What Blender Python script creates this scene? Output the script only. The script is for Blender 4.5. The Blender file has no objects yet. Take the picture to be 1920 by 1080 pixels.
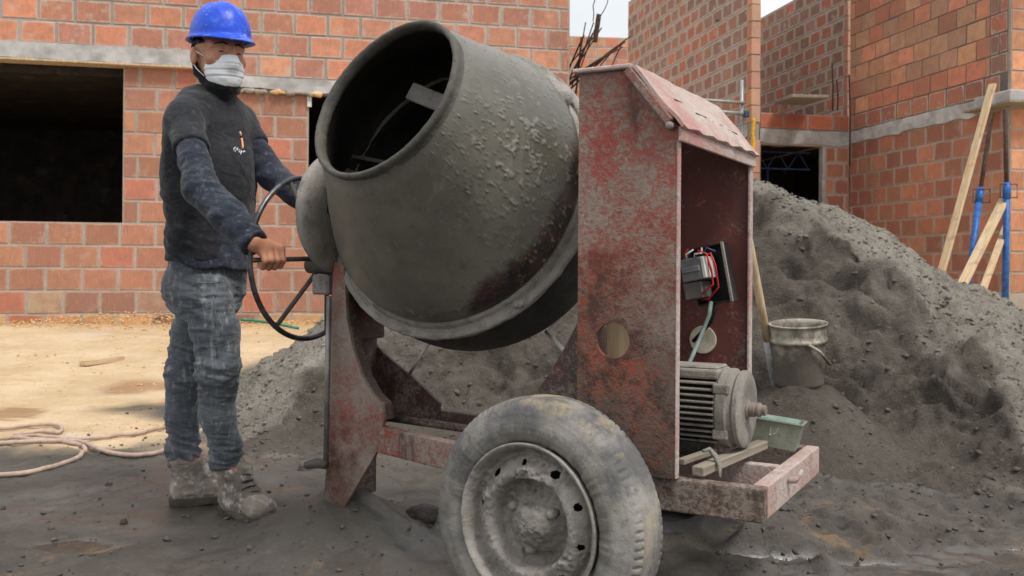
import bpy, bmesh, math, random
import numpy as np
from mathutils import Vector, Matrix

random.seed(7)
RNG = np.random.default_rng(11)
S = bpy.context.scene
COL = S.collection
R = math.radians

# ------------------------------------------------------------------ camera
H, FPX, ROLL = 0.85, 1800.0, 0.007
cd = bpy.data.cameras.new("camera")
cam = bpy.data.objects.new("camera", cd)
COL.objects.link(cam)
cd.sensor_width = 36.0
cd.lens = FPX / 1920 * 36
cd.shift_y = -40 / 1920
cd.clip_start, cd.clip_end = 0.05, 900
cd.dof.use_dof = True
cd.dof.focus_distance = 2.5
cd.dof.aperture_fstop = 9.0
cam.location = (0, 0, H)
cam.rotation_euler = (R(90), -ROLL, 0)
S.camera = cam
# ------------------------------------------------------------------ sky, sun, exposure
SUN = Vector((0.42, -0.46, 1.0)).normalized()
world = bpy.data.worlds.new("World")
S.world = world
world.use_nodes = True
wt = world.node_tree
wt.nodes.clear()
w_out = wt.nodes.new("ShaderNodeOutputWorld")
w_bg = wt.nodes.new("ShaderNodeBackground")
w_sky = wt.nodes.new("ShaderNodeTexSky")
w_sky.sky_type = 'NISHITA'
w_sky.sun_disc = False
w_sky.sun_elevation = math.asin(SUN.z)
w_sky.sun_rotation = math.atan2(SUN.x, SUN.y)
w_tc = wt.nodes.new("ShaderNodeTexCoord")
w_no = wt.nodes.new("ShaderNodeTexNoise")
w_no.inputs['Scale'].default_value = 2.2
w_no.inputs['Detail'].default_value = 6
w_rp = wt.nodes.new("ShaderNodeMapRange")
w_rp.inputs['From Min'].default_value = 0.30
w_rp.inputs['From Max'].default_value = 0.62
w_rp.inputs['To Min'].default_value = 0.62
w_rp.inputs['To Max'].default_value = 1.0
w_mx = wt.nodes.new("ShaderNodeMix")
w_mx.data_type = 'RGBA'
w_mx.inputs[7].default_value = (12.2, 12.35, 12.4, 1)
wt.links.new(w_tc.outputs['Generated'], w_no.inputs['Vector'])
wt.links.new(w_no.outputs['Fac'], w_rp.inputs['Value'])
wt.links.new(w_rp.outputs['Result'], w_mx.inputs[0])
wt.links.new(w_sky.outputs['Color'], w_mx.inputs[6])
wt.links.new(w_mx.outputs[2], w_bg.inputs['Color'])
w_bg.inputs['Strength'].default_value = 0.08
wt.links.new(w_bg.outputs[0], w_out.inputs['Surface'])
sl = bpy.data.lights.new("sun", 'SUN')
sun = bpy.data.objects.new("sun", sl)
COL.objects.link(sun)
sl.energy = 2.4
sl.angle = R(13)
sl.color = (1.0, 0.96, 0.9)
sun.rotation_euler = SUN.to_track_quat('Z', 'Y').to_euler()
S.view_settings.view_transform = 'Standard'
S.view_settings.look = 'None'
S.view_settings.exposure = 0.22
S.view_settings.gamma = 1.0
S.view_settings.use_curve_mapping = False


# ------------------------------------------------------------------ helpers
def P(u, v, Y):
    """the place at depth Y that the photograph shows at pixel (u, v)"""
    dx, dy = u - 960, v - 500
    x = dx + ROLL * dy
    y = dy - ROLL * dx
    return Vector((x / FPX * Y, Y, H - y / FPX * Y))


def c8(r, g, b):
    f = lambda q: (q / 255 / 12.92) if q / 255 <= 0.04045 else ((q / 255 + 0.055) / 1.055) ** 2.4
    return (f(r), f(g), f(b), 1)


def tag(o, label=None, cat=None, group=None, kind=None):
    if label: o['label'] = label
    if cat: o['category'] = cat
    if group: o['group'] = group
    if kind: o['kind'] = kind
    return o


def empty(name, loc=(0, 0, 0), rz=0.0):
    o = bpy.data.objects.new(name, None)
    o.empty_display_size = 0.1
    o.location = loc
    o.rotation_euler = (0, 0, rz)
    COL.objects.link(o)
    return o


def mesh_from(name, verts, faces, mat=None, smooth=True):
    me = bpy.data.meshes.new(name)
    if isinstance(verts, np.ndarray) and isinstance(faces, np.ndarray):
        nv, nf, k = len(verts), len(faces), faces.shape[1]
        me.vertices.add(nv)
        me.vertices.foreach_set('co', np.ascontiguousarray(verts, np.float32).ravel())
        me.loops.add(nf * k)
        me.loops.foreach_set('vertex_index', np.ascontiguousarray(faces, np.int32).ravel())
        me.polygons.add(nf)
        me.polygons.foreach_set('loop_start', np.arange(0, nf * k, k, dtype=np.int32))
        me.update(calc_edges=True)
        me.validate()
    else:
        me.from_pydata([tuple(v) for v in verts], [], [tuple(int(i) for i in f) for f in faces])
        me.update()
    if mat is not None:
        me.materials.append(mat)
    if smooth:
        me.polygons.foreach_set('use_smooth', np.ones(len(me.polygons), bool))
        me.update()
    return me


def obj(name, me, parent=None):
    o = bpy.data.objects.new(name, me)
    COL.objects.link(o)
    if parent is not None:
        o.parent = parent
    return o


class MB:
    """collects shapes; build() links them as one mesh object"""
    def __init__(s):
        s.bm = bmesh.new()

    def box(s, lo, hi, bev=0.0, M=None, seg=1):
        b = bmesh.new()
        bmesh.ops.create_cube(b, size=1.0)
        lo, hi = Vector(lo), Vector(hi)
        d = hi - lo
        for v in b.verts:
            v.co = Vector((lo[i] + (v.co[i] + 0.5) * d[i] for i in range(3)))
        if bev > 0:
            bmesh.ops.bevel(b, geom=b.edges[:], offset=min(bev, 0.45 * min(abs(q) for q in d)), segments=seg, affect='EDGES', profile=0.5)
        if M is not None:
            bmesh.ops.transform(b, matrix=M, verts=b.verts)
        s._add(b)
        return s

    def _add(s, b):
        me = bpy.data.meshes.new("tmp")
        b.to_mesh(me)
        b.free()
        s.bm.from_mesh(me)
        bpy.data.meshes.remove(me)

    def tube(s, pts, r, n=10, cap=True, closed=False):
        pts = [Vector(p) for p in pts]
        rs = r if isinstance(r, (list, tuple)) else [r] * len(pts)
        rings = []
        m = len(pts)
        up = None
        for i, p in enumerate(pts):
            if closed:
                t = (pts[(i + 1) % m] - pts[i - 1]).normalized()
            else:
                t = (pts[min(i + 1, m - 1)] - pts[max(i - 1, 0)]).normalized()
            if up is None:
                up = Vector((0, 0, 1)) if abs(t.z) < 0.9 else Vector((1, 0, 0))
            a = t.cross(up).normalized()
            up = a.cross(t).normalized()
            rings.append([s.bm.verts.new(p + rs[i] * (math.cos(q) * a + math.sin(q) * up)) for q in (2 * math.pi * k / n for k in range(n))])
        for i in range(m if closed else m - 1):
            A, B = rings[i], rings[(i + 1) % m]
            off = 0
            if closed and i == m - 1:
                off = min(range(n), key=lambda o: (A[0].co - B[o].co).length)
            for k in range(n):
                s.bm.faces.new((A[k], A[(k + 1) % n], B[(k + 1 + off) % n], B[(k + off) % n]))
        if cap and not closed:
            s.bm.faces.new(rings[0][::-1])
            s.bm.faces.new(rings[-1])
        return s

    def prism(s, poly, d0, d1, axes=(0, 2, 1), holes=(), bev=0.0):
        """poly in two axes, extruded along the third from d0 to d1"""
        b = bmesh.new()
        es = []
        for loop in [poly] + list(holes):
            vs = []
            for p in loop:
                q = [0, 0, 0]
                q[axes[0]], q[axes[1]], q[axes[2]] = p[0], p[1], d0
                vs.append(b.verts.new(q))
            for i in range(len(vs)):
                es.append(b.edges.new((vs[i], vs[(i + 1) % len(vs)])))
        bmesh.ops.triangle_fill(b, edges=es, use_beauty=True, use_dissolve=False)
        r = bmesh.ops.extrude_face_region(b, geom=b.faces[:])
        dv = Vector((0, 0, 0))
        dv[axes[2]] = d1 - d0
        bmesh.ops.translate(b, vec=dv, verts=[g for g in r['geom'] if isinstance(g, bmesh.types.BMVert)])
        bmesh.ops.recalc_face_normals(b, faces=b.faces[:])
        s._add(b)
        return s

    def lathe(s, prof, origin, axis, n=64, close=False):
        """prof: list of (along axis, radius)"""
        o, ax = Vector(origin), Vector(axis).normalized()
        e = ax.cross(Vector((0, 0, 1)))
        e = e.normalized() if e.length > 1e-3 else Vector((1, 0, 0))
        g = ax.cross(e)
        rings = []
        for (m, r) in prof:
            if r < 1e-6:
                rings.append([s.bm.verts.new(o + ax * m)])
            else:
                rings.append([s.bm.verts.new(o + ax * m + r * (math.cos(q) * e + math.sin(q) * g)) for q in (2 * math.pi * k / n for k in range(n))])
        prs = list(zip(rings, rings[1:]))
        if close:
            prs.append((rings[-1], rings[0]))
        for A, B in prs:
            for k in range(n):
                if len(A) == 1 and len(B) == 1:
                    continue
                if len(A) == 1:
                    s.bm.faces.new((A[0], B[(k + 1) % n], B[k]))
                elif len(B) == 1:
                    s.bm.faces.new((A[k], A[(k + 1) % n], B[0]))
                else:
                    s.bm.faces.new((A[k], A[(k + 1) % n], B[(k + 1) % n], B[k]))
        return s

    def build(s, name, mat, parent=None, smooth=False, angle=None):
        bmesh.ops.recalc_face_normals(s.bm, faces=s.bm.faces[:])
        me = bpy.data.meshes.new(name)
        if angle is not None:
            for f in s.bm.faces:
                f.smooth = True
            for e in s.bm.edges:
                e.smooth = not (len(e.link_faces) == 2 and e.calc_face_angle(0) > R(angle))
        elif smooth:
            for f in s.bm.faces:
                f.smooth = True
        s.bm.to_mesh(me)
        s.bm.free()
        me.materials.append(mat)
        return obj(name, me, parent)


# numpy lattice noise ------------------------------------------------
def _hash(ix, iy, iz, seed):
    h = (ix.astype(np.uint32) * np.uint32(374761393) + iy.astype(np.uint32) * np.uint32(668265263) + iz.astype(np.uint32) * np.uint32(2246822519) + np.uint32(seed * 3266489 + 17))
    h = (h ^ (h >> np.uint32(13))) * np.uint32(1274126177)
    h = (h ^ (h >> np.uint32(16))) * np.uint32(2654435761)
    return ((h ^ (h >> np.uint32(15))) & np.uint32(0xFFFFFF)).astype(np.float64) / 0xFFFFFF


def vnoise(p, seed=0):
    p = np.asarray(p, float)
    i = np.floor(p).astype(np.int64)
    f = p - i
    f = f * f * f * (f * (f * 6 - 15) + 10)
    out = 0
    for dx in (0, 1):
        wx = f[:, 0] if dx else 1 - f[:, 0]
        for dy in (0, 1):
            wy = f[:, 1] if dy else 1 - f[:, 1]
            for dz in (0, 1):
                wz = f[:, 2] if dz else 1 - f[:, 2]
                out = out + wx * wy * wz * _hash(i[:, 0] + dx, i[:, 1] + dy, i[:, 2] + dz, seed)
    return out * 2 - 1


def fbm(p, octaves=4, seed=0, gain=0.5, lac=2.03):
    p = np.asarray(p, float)
    a, s, t = 1.0, 0.0, 0.0
    for k in range(octaves):
        s = s + a * vnoise(p, seed + k * 7)
        t += a
        a *= gain
        p = p * lac + 13.7
    return s / t


def sstep(a, b, x):
    t = np.clip((x - a) / (b - a), 0, 1)
    return t * t * (3 - 2 * t)


# implicit bodies ----------------------------------------------------
class Field:
    def __init__(s, lo, hi, h):
        s.lo, s.h = np.array(lo, float), h
        s.n = np.ceil((np.array(hi, float) - s.lo) / h).astype(int) + 1
        s.D = np.full(s.n, 0.25, np.float32)
        s.ax = [s.lo[i] + h * np.arange(s.n[i]) for i in range(3)]

    def _sub(s, lo, hi, m):
        a = np.clip(np.floor((np.asarray(lo) - m - s.lo) / s.h).astype(int), 0, s.n)
        b = np.clip(np.ceil((np.asarray(hi) + m - s.lo) / s.h).astype(int) + 1, 0, s.n)
        if (b <= a).any():
            return None, None
        sl_ = tuple(slice(a[i], b[i]) for i in range(3))
        g = np.meshgrid(*[s.ax[i][a[i]:b[i]] for i in range(3)], indexing='ij')
        return sl_, np.stack(g, -1)

    def _u(s, sl_, d, k):
        D = s.D[sl_]
        if k > 0:
            hh = np.maximum(k - np.abs(D - d), 0) / k
            s.D[sl_] = np.minimum(D, d) - hh * hh * k * 0.25
        else:
            s.D[sl_] = np.minimum(D, d)

    def cap(s, a, b, ra, rb, k=0.02, w=None, f=1.0, sub=False, flat=False):
        """round cone from a to b; squashed along w by factor f"""
        a, b = np.array(a, float), np.array(b, float)
        m = max(ra, rb) * max(1, f) + k + 3 * s.h
        sl_, p = s._sub(np.minimum(a, b), np.maximum(a, b), m)
        if sl_ is None:
            return s
        ab = b - a
        L = max(ab @ ab, 1e-12)
        t = np.clip(((p - a) @ ab) / L, 0, 1)
        q = p - a - t[..., None] * ab
        if w is not None:
            w = np.array(w, float)
            w = w / np.linalg.norm(w)
            q = q + ((1 / f - 1) * (q @ w))[..., None] * w
        d = np.sqrt((q * q).sum(-1)) - (ra + t * (rb - ra))
        if w is not None and f < 1:
            d = d * (0.5 + 0.5 * f)
        if flat:
            d = np.maximum(d, (p - b) @ (ab / math.sqrt(L)))
        if sub:
            D = s.D[sl_]
            hh = np.maximum(k - np.abs(D + d), 0) / max(k, 1e-9)
            s.D[sl_] = np.maximum(D, -d) + hh * hh * k * 0.25
        else:
            s._u(sl_, d, k)
        return s

    def ell(s, c, r, k=0.02, M=None, sub=False):
        """ellipsoid; M: 3x3 whose rows are its axes"""
        c, r = np.array(c, float), np.array(r, float)
        m = r.max() + k + 3 * s.h
        sl_, p = s._sub(c, c, m)
        if sl_ is None:
            return s
        q = p - c
        if M is not None:
            q = q @ np.array(M, float).T
        k0 = np.sqrt(((q / r) ** 2).sum(-1))
        k1 = np.sqrt(((q / (r * r)) ** 2).sum(-1)) + 1e-9
        d = k0 * (k0 - 1) / k1
        if sub:
            D = s.D[sl_]
            hh = np.maximum(k - np.abs(D + d), 0) / max(k, 1e-9)
            s.D[sl_] = np.maximum(D, -d) + hh * hh * k * 0.25
        else:
            s._u(sl_, d, k)
        return s

    def pts(s):
        return np.stack(np.meshgrid(*s.ax, indexing='ij'), -1)

    def surface(s):
        D = s.D
        nx, ny, nz = D.shape
        s0 = D < 0
        cnt = np.zeros((nx - 1, ny - 1, nz - 1), np.int8)
        offs = [(i, j, k) for i in (0, 1) for j in (0, 1) for k in (0, 1)]
        for (i, j, k) in offs:
            cnt += s0[i:nx - 1 + i, j:ny - 1 + j, k:nz - 1 + k]
        act = (cnt > 0) & (cnt < 8)
        idx = np.argwhere(act)
        vid = np.full(act.shape, -1, np.int64)
        vid[act] = np.arange(len(idx))
        cd_ = np.stack([D[idx[:, 0] + i, idx[:, 1] + j, idx[:, 2] + k] for (i, j, k) in offs], 1)
        O = np.array(offs, float)
        acc = np.zeros((len(idx), 3))
        num = np.zeros(len(idx))
        for a in range(8):
            for b in range(a + 1, 8):
                if abs(O[a] - O[b]).sum() != 1:
                    continue
                da, db = cd_[:, a], cd_[:, b]
                mk = (da < 0) != (db < 0)
                t = np.where(mk, da / np.where(mk, da - db, 1), 0)
                acc += mk[:, None] * (O[a] + t[:, None] * (O[b] - O[a]))
                num += mk
        V = s.lo + s.h * (idx + acc / num[:, None])
        F = []
        for ax in range(3):
            sh = [slice(None)] * 3
            s1, s2 = list(sh), list(sh)
            s1[ax], s2[ax] = slice(0, -1), slice(1, None)
            e = s0[tuple(s1)] != s0[tuple(s2)]
            u, w = [(1, 2), (2, 0), (0, 1)][ax]
            q = np.argwhere(e)
            ok = (q[:, u] > 0) & (q[:, w] > 0) & (q[:, u] < D.shape[u] - 1) & (q[:, w] < D.shape[w] - 1)
            q = q[ok]
            ins = s0[q[:, 0], q[:, 1], q[:, 2]]
            du, dw = np.zeros(3, int), np.zeros(3, int)
            du[u], dw[w] = 1, 1
            f = np.stack([vid[tuple((q - du - dw).T)], vid[tuple((q - dw).T)], vid[tuple(q.T)], vid[tuple((q - du).T)]], 1)
            f[~ins] = f[~ins][:, ::-1]
            F.append(f)
        F = np.concatenate(F)
        F = F[(F >= 0).all(1)]
        return V, F


def vnormals(V, F):
    n = np.cross(V[F[:, 2]] - V[F[:, 0]], V[F[:, 3]] - V[F[:, 1]])
    N = np.zeros_like(V)
    for k in range(4):
        np.add.at(N, F[:, k], n)
    return N / (np.linalg.norm(N, axis=1, keepdims=True) + 1e-12)


def relax(V, F, it=2, lam=0.5):
    for _ in range(it):
        acc = np.zeros_like(V)
        num = np.zeros(len(V))
        for k in range(4):
            for q in ((k + 1) % 4, (k + 3) % 4):
                np.add.at(acc, F[:, k], V[F[:, q]])
                np.add.at(num, F[:, k], 1)
        V = V + lam * (acc / np.maximum(num, 1)[:, None] - V)
    return V


# node materials -----------------------------------------------------
class NM:
    def __init__(s, name):
        s.m = bpy.data.materials.new(name)
        s.m.use_nodes = True
        s.t = s.m.node_tree
        s.t.nodes.clear()
        s.o = s.t.nodes.new("ShaderNodeOutputMaterial")
        s._c = {}

    def n(s, typ, **kw):
        nd = s.t.nodes.new("ShaderNode" + typ)
        for k, v in kw.items():
            setattr(nd, k, v)
        return nd

    def put(s, sock, v):
        if isinstance(v, bpy.types.NodeSocket):
            s.t.links.new(v, sock)
        else:
            if sock.type == 'RGBA' and not hasattr(v, '__len__'):
                v = (v, v, v, 1)
            if sock.type == 'RGBA' and len(v) == 3:
                v = (*v, 1)
            sock.default_value = v

    def co(s, kind='Object'):
        if kind not in s._c:
            if kind == 'World':
                s._c[kind] = s.n('NewGeometry').outputs['Position']
            else:
                s._c[kind] = s.n('TexCoord').outputs[kind]
        return s._c[kind]

    def mapv(s, vec, scale=(1, 1, 1), loc=(0, 0, 0), rot=(0, 0, 0)):
        nd = s.n('Mapping')
        s.put(nd.inputs['Vector'], vec)
        nd.inputs['Scale'].default_value = scale
        nd.inputs['Location'].default_value = loc
        nd.inputs['Rotation'].default_value = rot
        return nd.outputs[0]

    def noise(s, vec, scale, detail=4, rough=0.55, dist=0.0):
        nd = s.n('TexNoise')
        s.put(nd.inputs['Vector'], vec)
        nd.inputs['Scale'].default_value = scale
        nd.inputs['Detail'].default_value = detail
        nd.inputs['Roughness'].default_value = rough
        nd.inputs['Distortion'].default_value = dist
        return nd.outputs['Fac']

    def vor(s, vec, scale, feature='F1', rand=1.0):
        nd = s.n('TexVoronoi', feature=feature)
        s.put(nd.inputs['Vector'], vec)
        nd.inputs['Scale'].default_value = scale
        nd.inputs['Randomness'].default_value = rand
        return nd.outputs['Distance']

    def mr(s, v, a, b, c=0.0, d=1.0, smooth=True):
        nd = s.n('MapRange', interpolation_type='SMOOTHSTEP' if smooth else 'LINEAR')
        s.put(nd.inputs['Value'], v)
        for k, q in zip(('From Min', 'From Max', 'To Min', 'To Max'), (a, b, c, d)):
            nd.inputs[k].default_value = q
        return nd.outputs['Result']

    def mix(s, f, a, b, mode='MIX'):
        nd = s.n('Mix', data_type='RGBA', blend_type=mode)
        s.put(nd.inputs[0], f)
        s.put(nd.inputs[6], a)
        s.put(nd.inputs[7], b)
        return nd.outputs[2]

    def ma(s, op, a, b=0.0, c=0.0):
        nd = s.n('Math', operation=op)
        s.put(nd.inputs[0], a)
        s.put(nd.inputs[1], b)
        s.put(nd.inputs[2], c)
        return nd.outputs[0]

    def sep(s, vec):
        nd = s.n('SeparateXYZ')
        s.put(nd.inputs[0], vec)
        return nd.outputs

    def bump(s, h, strength=0.5, dist=0.01, normal=None):
        nd = s.n('Bump')
        s.put(nd.inputs['Height'], h)
        nd.inputs['Strength'].default_value = strength
        nd.inputs['Distance'].default_value = dist
        if normal is not None:
            s.put(nd.inputs['Normal'], normal)
        return nd.outputs[0]

    def attr(s, name):
        return s.n('Attribute', attribute_name=name).outputs['Fac']

    def oinfo(s, what='Color'):
        return s.n('ObjectInfo').outputs[what]

    def done(s, color, rough=0.8, normal=None, metal=0.0, spec=0.3, **kw):
        b = s.n('BsdfPrincipled')
        s.put(b.inputs['Base Color'], color)
        s.put(b.inputs['Roughness'], rough)
        s.put(b.inputs['Metallic'], metal)
        s.put(b.inputs['Specular IOR Level'], spec)
        if normal is not None:
            s.put(b.inputs['Normal'], normal)
        for k, v in kw.items():
            s.put(b.inputs[k], v)
        s.t.links.new(b.outputs[0], s.o.inputs['Surface'])
        return s.m


def m_brick(smear, name):
    g = NM(name)
    oc = g.co()
    rnd = g.oinfo('Random')
    sh = g.n('VectorMath', operation='ADD')
    g.put(sh.inputs[0], oc)
    cx = g.n('CombineXYZ')
    g.put(cx.inputs[0], g.ma('MULTIPLY', rnd, 37.0))
    g.put(cx.inputs[2], g.ma('MULTIPLY', rnd, 91.0))
    g.put(sh.inputs[1], cx.outputs[0])
    v = sh.outputs[0]
    base = g.oinfo('Color')
    n1 = g.noise(v, 9, 5, 0.6)
    n2 = g.noise(g.mapv(v, (1, 1, 0.12)), 60, 3, 0.6)      # the drawn ribs of the block
    n3 = g.noise(v, 140, 3)
    col = g.mix(g.mr(n1, 0.35, 0.7), base, g.mix(0.5, base, c8(146, 98, 82)))
    col = g.mix(0.26, col, c8(160, 138, 121))
    col = g.mix(g.mr(n2, 0.48, 0.76, 0, 0.6), col, g.mix(0.5, base, c8(215, 160, 120)))
    col = g.mix(g.mr(n3, 0.45, 0.75, 0, 0.25), col, c8(90, 55, 45))
    sp = g.sep(oc)
    # mortar smeared over the rims of the face
    ex = g.ma('ABSOLUTE', sp[0])
    ez = g.ma('ABSOLUTE', sp[2])
    edge = g.ma('MAXIMUM', g.ma('SUBTRACT', ex, 0.165), g.ma('SUBTRACT', ez, 0.108))
    em = g.ma('ADD', g.ma('MULTIPLY', edge, 14.0), g.noise(v, 14, 5, 0.65))
    lo_, hi_ = (0.06, 0.42) if smear >= 1 else ((0.26, 0.52) if smear > 0.8 else (0.33, 0.55))
    col = g.mix(g.mr(em, lo_, hi_, 0, min(1, smear) * 0.9), col, c8(184, 170, 158))
    n4 = g.noise(v, 5.0, 6, 0.62)
    col = g.mix(g.mr(n4, 0.56, 0.72, 0, smear * 0.75), col, c8(190, 172, 160))
    wv = g.co('World')
    st = g.noise(g.mapv(wv, (1, 1, 0.45)), 1.1, 7, 0.66)
    col = g.mix(g.mr(st, 0.50, 0.72, 0, 0.42), col, g.mix(0.5, col, c8(96, 74, 62)))
    n5 = g.noise(v, 26, 6, 0.7)
    col = g.mix(g.mr(n5, 0.58, 0.70, 0, 0.5), col, g.mix(0.5, col, c8(108, 72, 58)))
    h = g.ma('ADD', g.ma('MULTIPLY', n2, 0.6), g.ma('ADD', n3, g.ma('MULTIPLY', n5, 1.2)))
    return g.done(col, 0.9, g.bump(h, 0.6, 0.006), spec=0.15)


def m_mortar(name='mortar', k=1.0):
    g = NM(name)
    v = g.co('World')
    n = g.noise(v, 30, 5, 0.65)
    col = g.mix(n, c8(*[q * k for q in (146, 134, 123)]), c8(*[q * k for q in (188, 177, 166)]))
    col = g.mix(g.mr(g.noise(v, 1.2, 4), 0.4, 0.65, 0, 0.5), col, c8(128, 112, 100))
    return g.done(col, 0.95, g.bump(n, 0.8, 0.01), spec=0.1)


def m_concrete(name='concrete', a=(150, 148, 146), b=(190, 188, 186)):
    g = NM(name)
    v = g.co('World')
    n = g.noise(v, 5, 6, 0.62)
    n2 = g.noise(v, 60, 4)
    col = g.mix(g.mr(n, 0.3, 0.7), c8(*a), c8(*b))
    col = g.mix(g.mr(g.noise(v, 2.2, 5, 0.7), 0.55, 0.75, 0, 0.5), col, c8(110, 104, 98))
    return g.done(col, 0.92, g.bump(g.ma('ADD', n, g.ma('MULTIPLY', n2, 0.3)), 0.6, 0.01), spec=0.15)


def m_ground():
    g = NM('site_ground')
    v = g.co('World')
    ye, we = g.attr('yellow'), g.attr('wet')
    n1, n2, n3 = g.noise(v, 1.6, 7, 0.62), g.noise(v, 9, 6, 0.62), g.noise(v, 55, 5, 0.65)
    mud = g.mix(g.mr(n1, 0.3, 0.7), c8(68, 63, 57), c8(96, 90, 83))
    mud = g.mix(g.mr(n2, 0.45, 0.72, 0, 0.6), mud, c8(58, 53, 47))
    mud = g.mix(g.mr(n3, 0.55, 0.75, 0, 0.35), mud, c8(128, 122, 114))
    mud = g.mix(g.mr(g.noise(g.mapv(v, (1, 1, 1), (2, 8, 0)), 20, 5, 0.7), 0.60, 0.70, 0, 0.75), mud, c8(40, 37, 33))  # near-black flecks painted for the shade in small pits
    mud = g.mix(g.mr(g.noise(g.mapv(v, (1, 1, 1), (5, 3, 0)), 2.6, 6, 0.65), 0.60, 0.68, 0, 0.55), mud, c8(140, 112, 78))
    yel = g.mix(g.mr(n1, 0.3, 0.7), c8(192, 166, 128), c8(214, 190, 156))
    yel = g.mix(g.mr(n2, 0.5, 0.75, 0, 0.5), yel, c8(170, 128, 86))
    yel = g.mix(g.mr(g.noise(g.mapv(v, (0.8, 1.3, 1)), 1.1, 7, 0.68), 0.54, 0.70, 0, 0.7), yel, c8(208, 198, 182))
    yel = g.mix(g.mr(n3, 0.5, 0.75, 0, 0.35), yel, c8(150, 116, 84))
    col = g.mix(ye, mud, yel)
    dark = g.mix(0.5, col, g.mix(ye, c8(62, 60, 56), c8(120, 82, 48)))
    col = g.mix(we, col, dark)
    rough = g.ma('SUBTRACT', 0.92, g.ma('MULTIPLY', we, 0.80))
    n6 = g.noise(v, 30, 8, 0.78)
    h = g.ma('ADD', g.ma('MULTIPLY', n2, 0.6), g.ma('ADD', g.ma('MULTIPLY', n3, 0.35), g.ma('MULTIPLY', n6, 0.6)))
    bp = g.n('Bump')
    g.put(bp.inputs['Height'], h)
    g.put(bp.inputs['Strength'], g.ma('SUBTRACT', 0.9, g.ma('MULTIPLY', we, 0.8)))
    bp.inputs['Distance'].default_value = 0.02
    return g.done(col, rough, bp.outputs[0], spec=0.45)


def m_sand():
    g = NM('grey_sand')
    v = g.co('World')
    n1, n2, n3 = g.noise(v, 1.3, 6, 0.6), g.noise(v, 14, 6, 0.65), g.noise(v, 90, 4, 0.7)
    damp = g.attr('damp')
    dry = g.mix(g.mr(n1, 0.3, 0.7), c8(139, 133, 123), c8(169, 162, 152))
    wet = g.mix(g.mr(n1, 0.3, 0.7), c8(82, 76, 69), c8(109, 102, 94))
    col = g.mix(damp, dry, wet)
    col = g.mix(g.mr(n2, 0.45, 0.75, 0, 0.5), col, c8(70, 64, 57))
    col = g.mix(g.mr(n3, 0.55, 0.75, 0, 0.35), col, c8(178, 172, 163))
    n5 = g.noise(v, 34, 8, 0.78)
    col = g.mix(g.mr(n5, 0.54, 0.70, 0, 0.38), col, c8(62, 56, 49))
    col = g.mix(g.mr(n5, 0.44, 0.32, 0, 0.4), col, c8(158, 151, 142))
    h = g.ma('ADD', g.ma('MULTIPLY', n2, 0.7), g.ma('ADD', g.ma('MULTIPLY', n3, 0.35), g.ma('MULTIPLY', n5, 0.9)))
    return g.done(col, 0.95, g.bump(h, 1.0, 0.03), spec=0.15)


def m_painted(name, red, fade, splat=0.5, grime=0.5, low=None, pale=False):
    """red machine paint, faded and rusted, spattered with dried concrete"""
    g = NM(name)
    v = g.co('World')
    n1, n2, n3 = g.noise(v, 4.2, 8, 0.70), g.noise(v, 19, 7, 0.70), g.noise(v, 95, 5, 0.72)
    n5 = g.noise(g.mapv(v, (1, 1, 0.35), (3, 1, 7)), 7.5, 7, 0.7)
    col = g.mix(g.mr(n1, 0.3, 0.7), red, fade)
    col = g.mix(g.mr(n2, 0.48, 0.68, 0, 0.6), col, g.mix(0.5, red, c8(150, 60, 40)))
    if low is not None:
        hz = g.ma('ADD', g.sep(g.co('Object'))[2], g.ma('MULTIPLY', g.ma('SUBTRACT', n1, 0.5), 0.9))
        lowm = g.mr(hz, low[0], low[1])
        ru = g.mix(g.mr(n2, 0.42, 0.6), c8(74, 50, 42), c8(146, 70, 44))
        col = g.mix(lowm, col, ru)
    mix = g.ma('ADD', g.ma('MULTIPLY', n1, 0.36), g.ma('ADD', g.ma('MULTIPLY', n2, 0.30), g.ma('MULTIPLY', n3, 0.34)))
    lo = 0.60 - 0.2 * splat
    sp = g.mr(mix, lo - 0.045, lo + 0.075)
    con = g.mix(n3, c8(160, 148, 141), c8(200, 190, 183)) if pale else g.mix(n3, c8(110, 101, 92), c8(162, 151, 140))
    if low is not None:
        con = g.mix(g.ma('MULTIPLY', lowm, 0.75), con, g.mix(n3, c8(52, 46, 41), c8(92, 84, 76)))
    col = g.mix(g.ma('MULTIPLY', sp, 0.9), col, con)
    col = g.mix(g.mr(n5, 0.62 - 0.14 * grime, 0.74 - 0.12 * grime, 0, 0.3 if pale else 0.8), col, c8(58, 50, 44))
    h = g.ma('ADD', g.ma('MULTIPLY', sp, g.ma('ADD', 0.4, n3)), g.ma('MULTIPLY', n3, 0.25))
    return g.done(col, g.mr(sp, 0, 1, 0.55, 0.92), g.bump(h, 0.6, 0.004), spec=0.3)


def m_crust(name, a, b, c, rough=0.85, scale=1.0, bump=0.8, spec=0.3):
    """anything coated in dried cement"""
    g = NM(name)
    v = g.co('World')
    n1, n2, n3 = g.noise(v, 5 * scale, 6, 0.62), g.noise(v, 28 * scale, 5, 0.65), g.noise(v, 120 * scale, 4, 0.7)
    col = g.mix(g.mr(n1, 0.32, 0.68), c8(*a), c8(*b))
    col = g.mix(g.mr(n2, 0.5, 0.72, 0, 0.7), col, c8(*c))
    n4 = g.noise(v, 260 * scale, 3, 0.7)
    col = g.mix(g.mr(n3, 0.5, 0.75, 0, 0.35), col, c8(*b))
    col = g.mix(g.mr(n4, 0.56, 0.72, 0, 0.55), col, c8(*[q * 0.72 for q in c]))
    h = g.ma('ADD', g.ma('MULTIPLY', n2, 0.6), g.ma('ADD', g.ma('MULTIPLY', n3, 0.5), g.ma('MULTIPLY', n4, 0.3)))
    return g.done(col, rough, g.bump(h, bump, 0.007), spec=spec)


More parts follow.
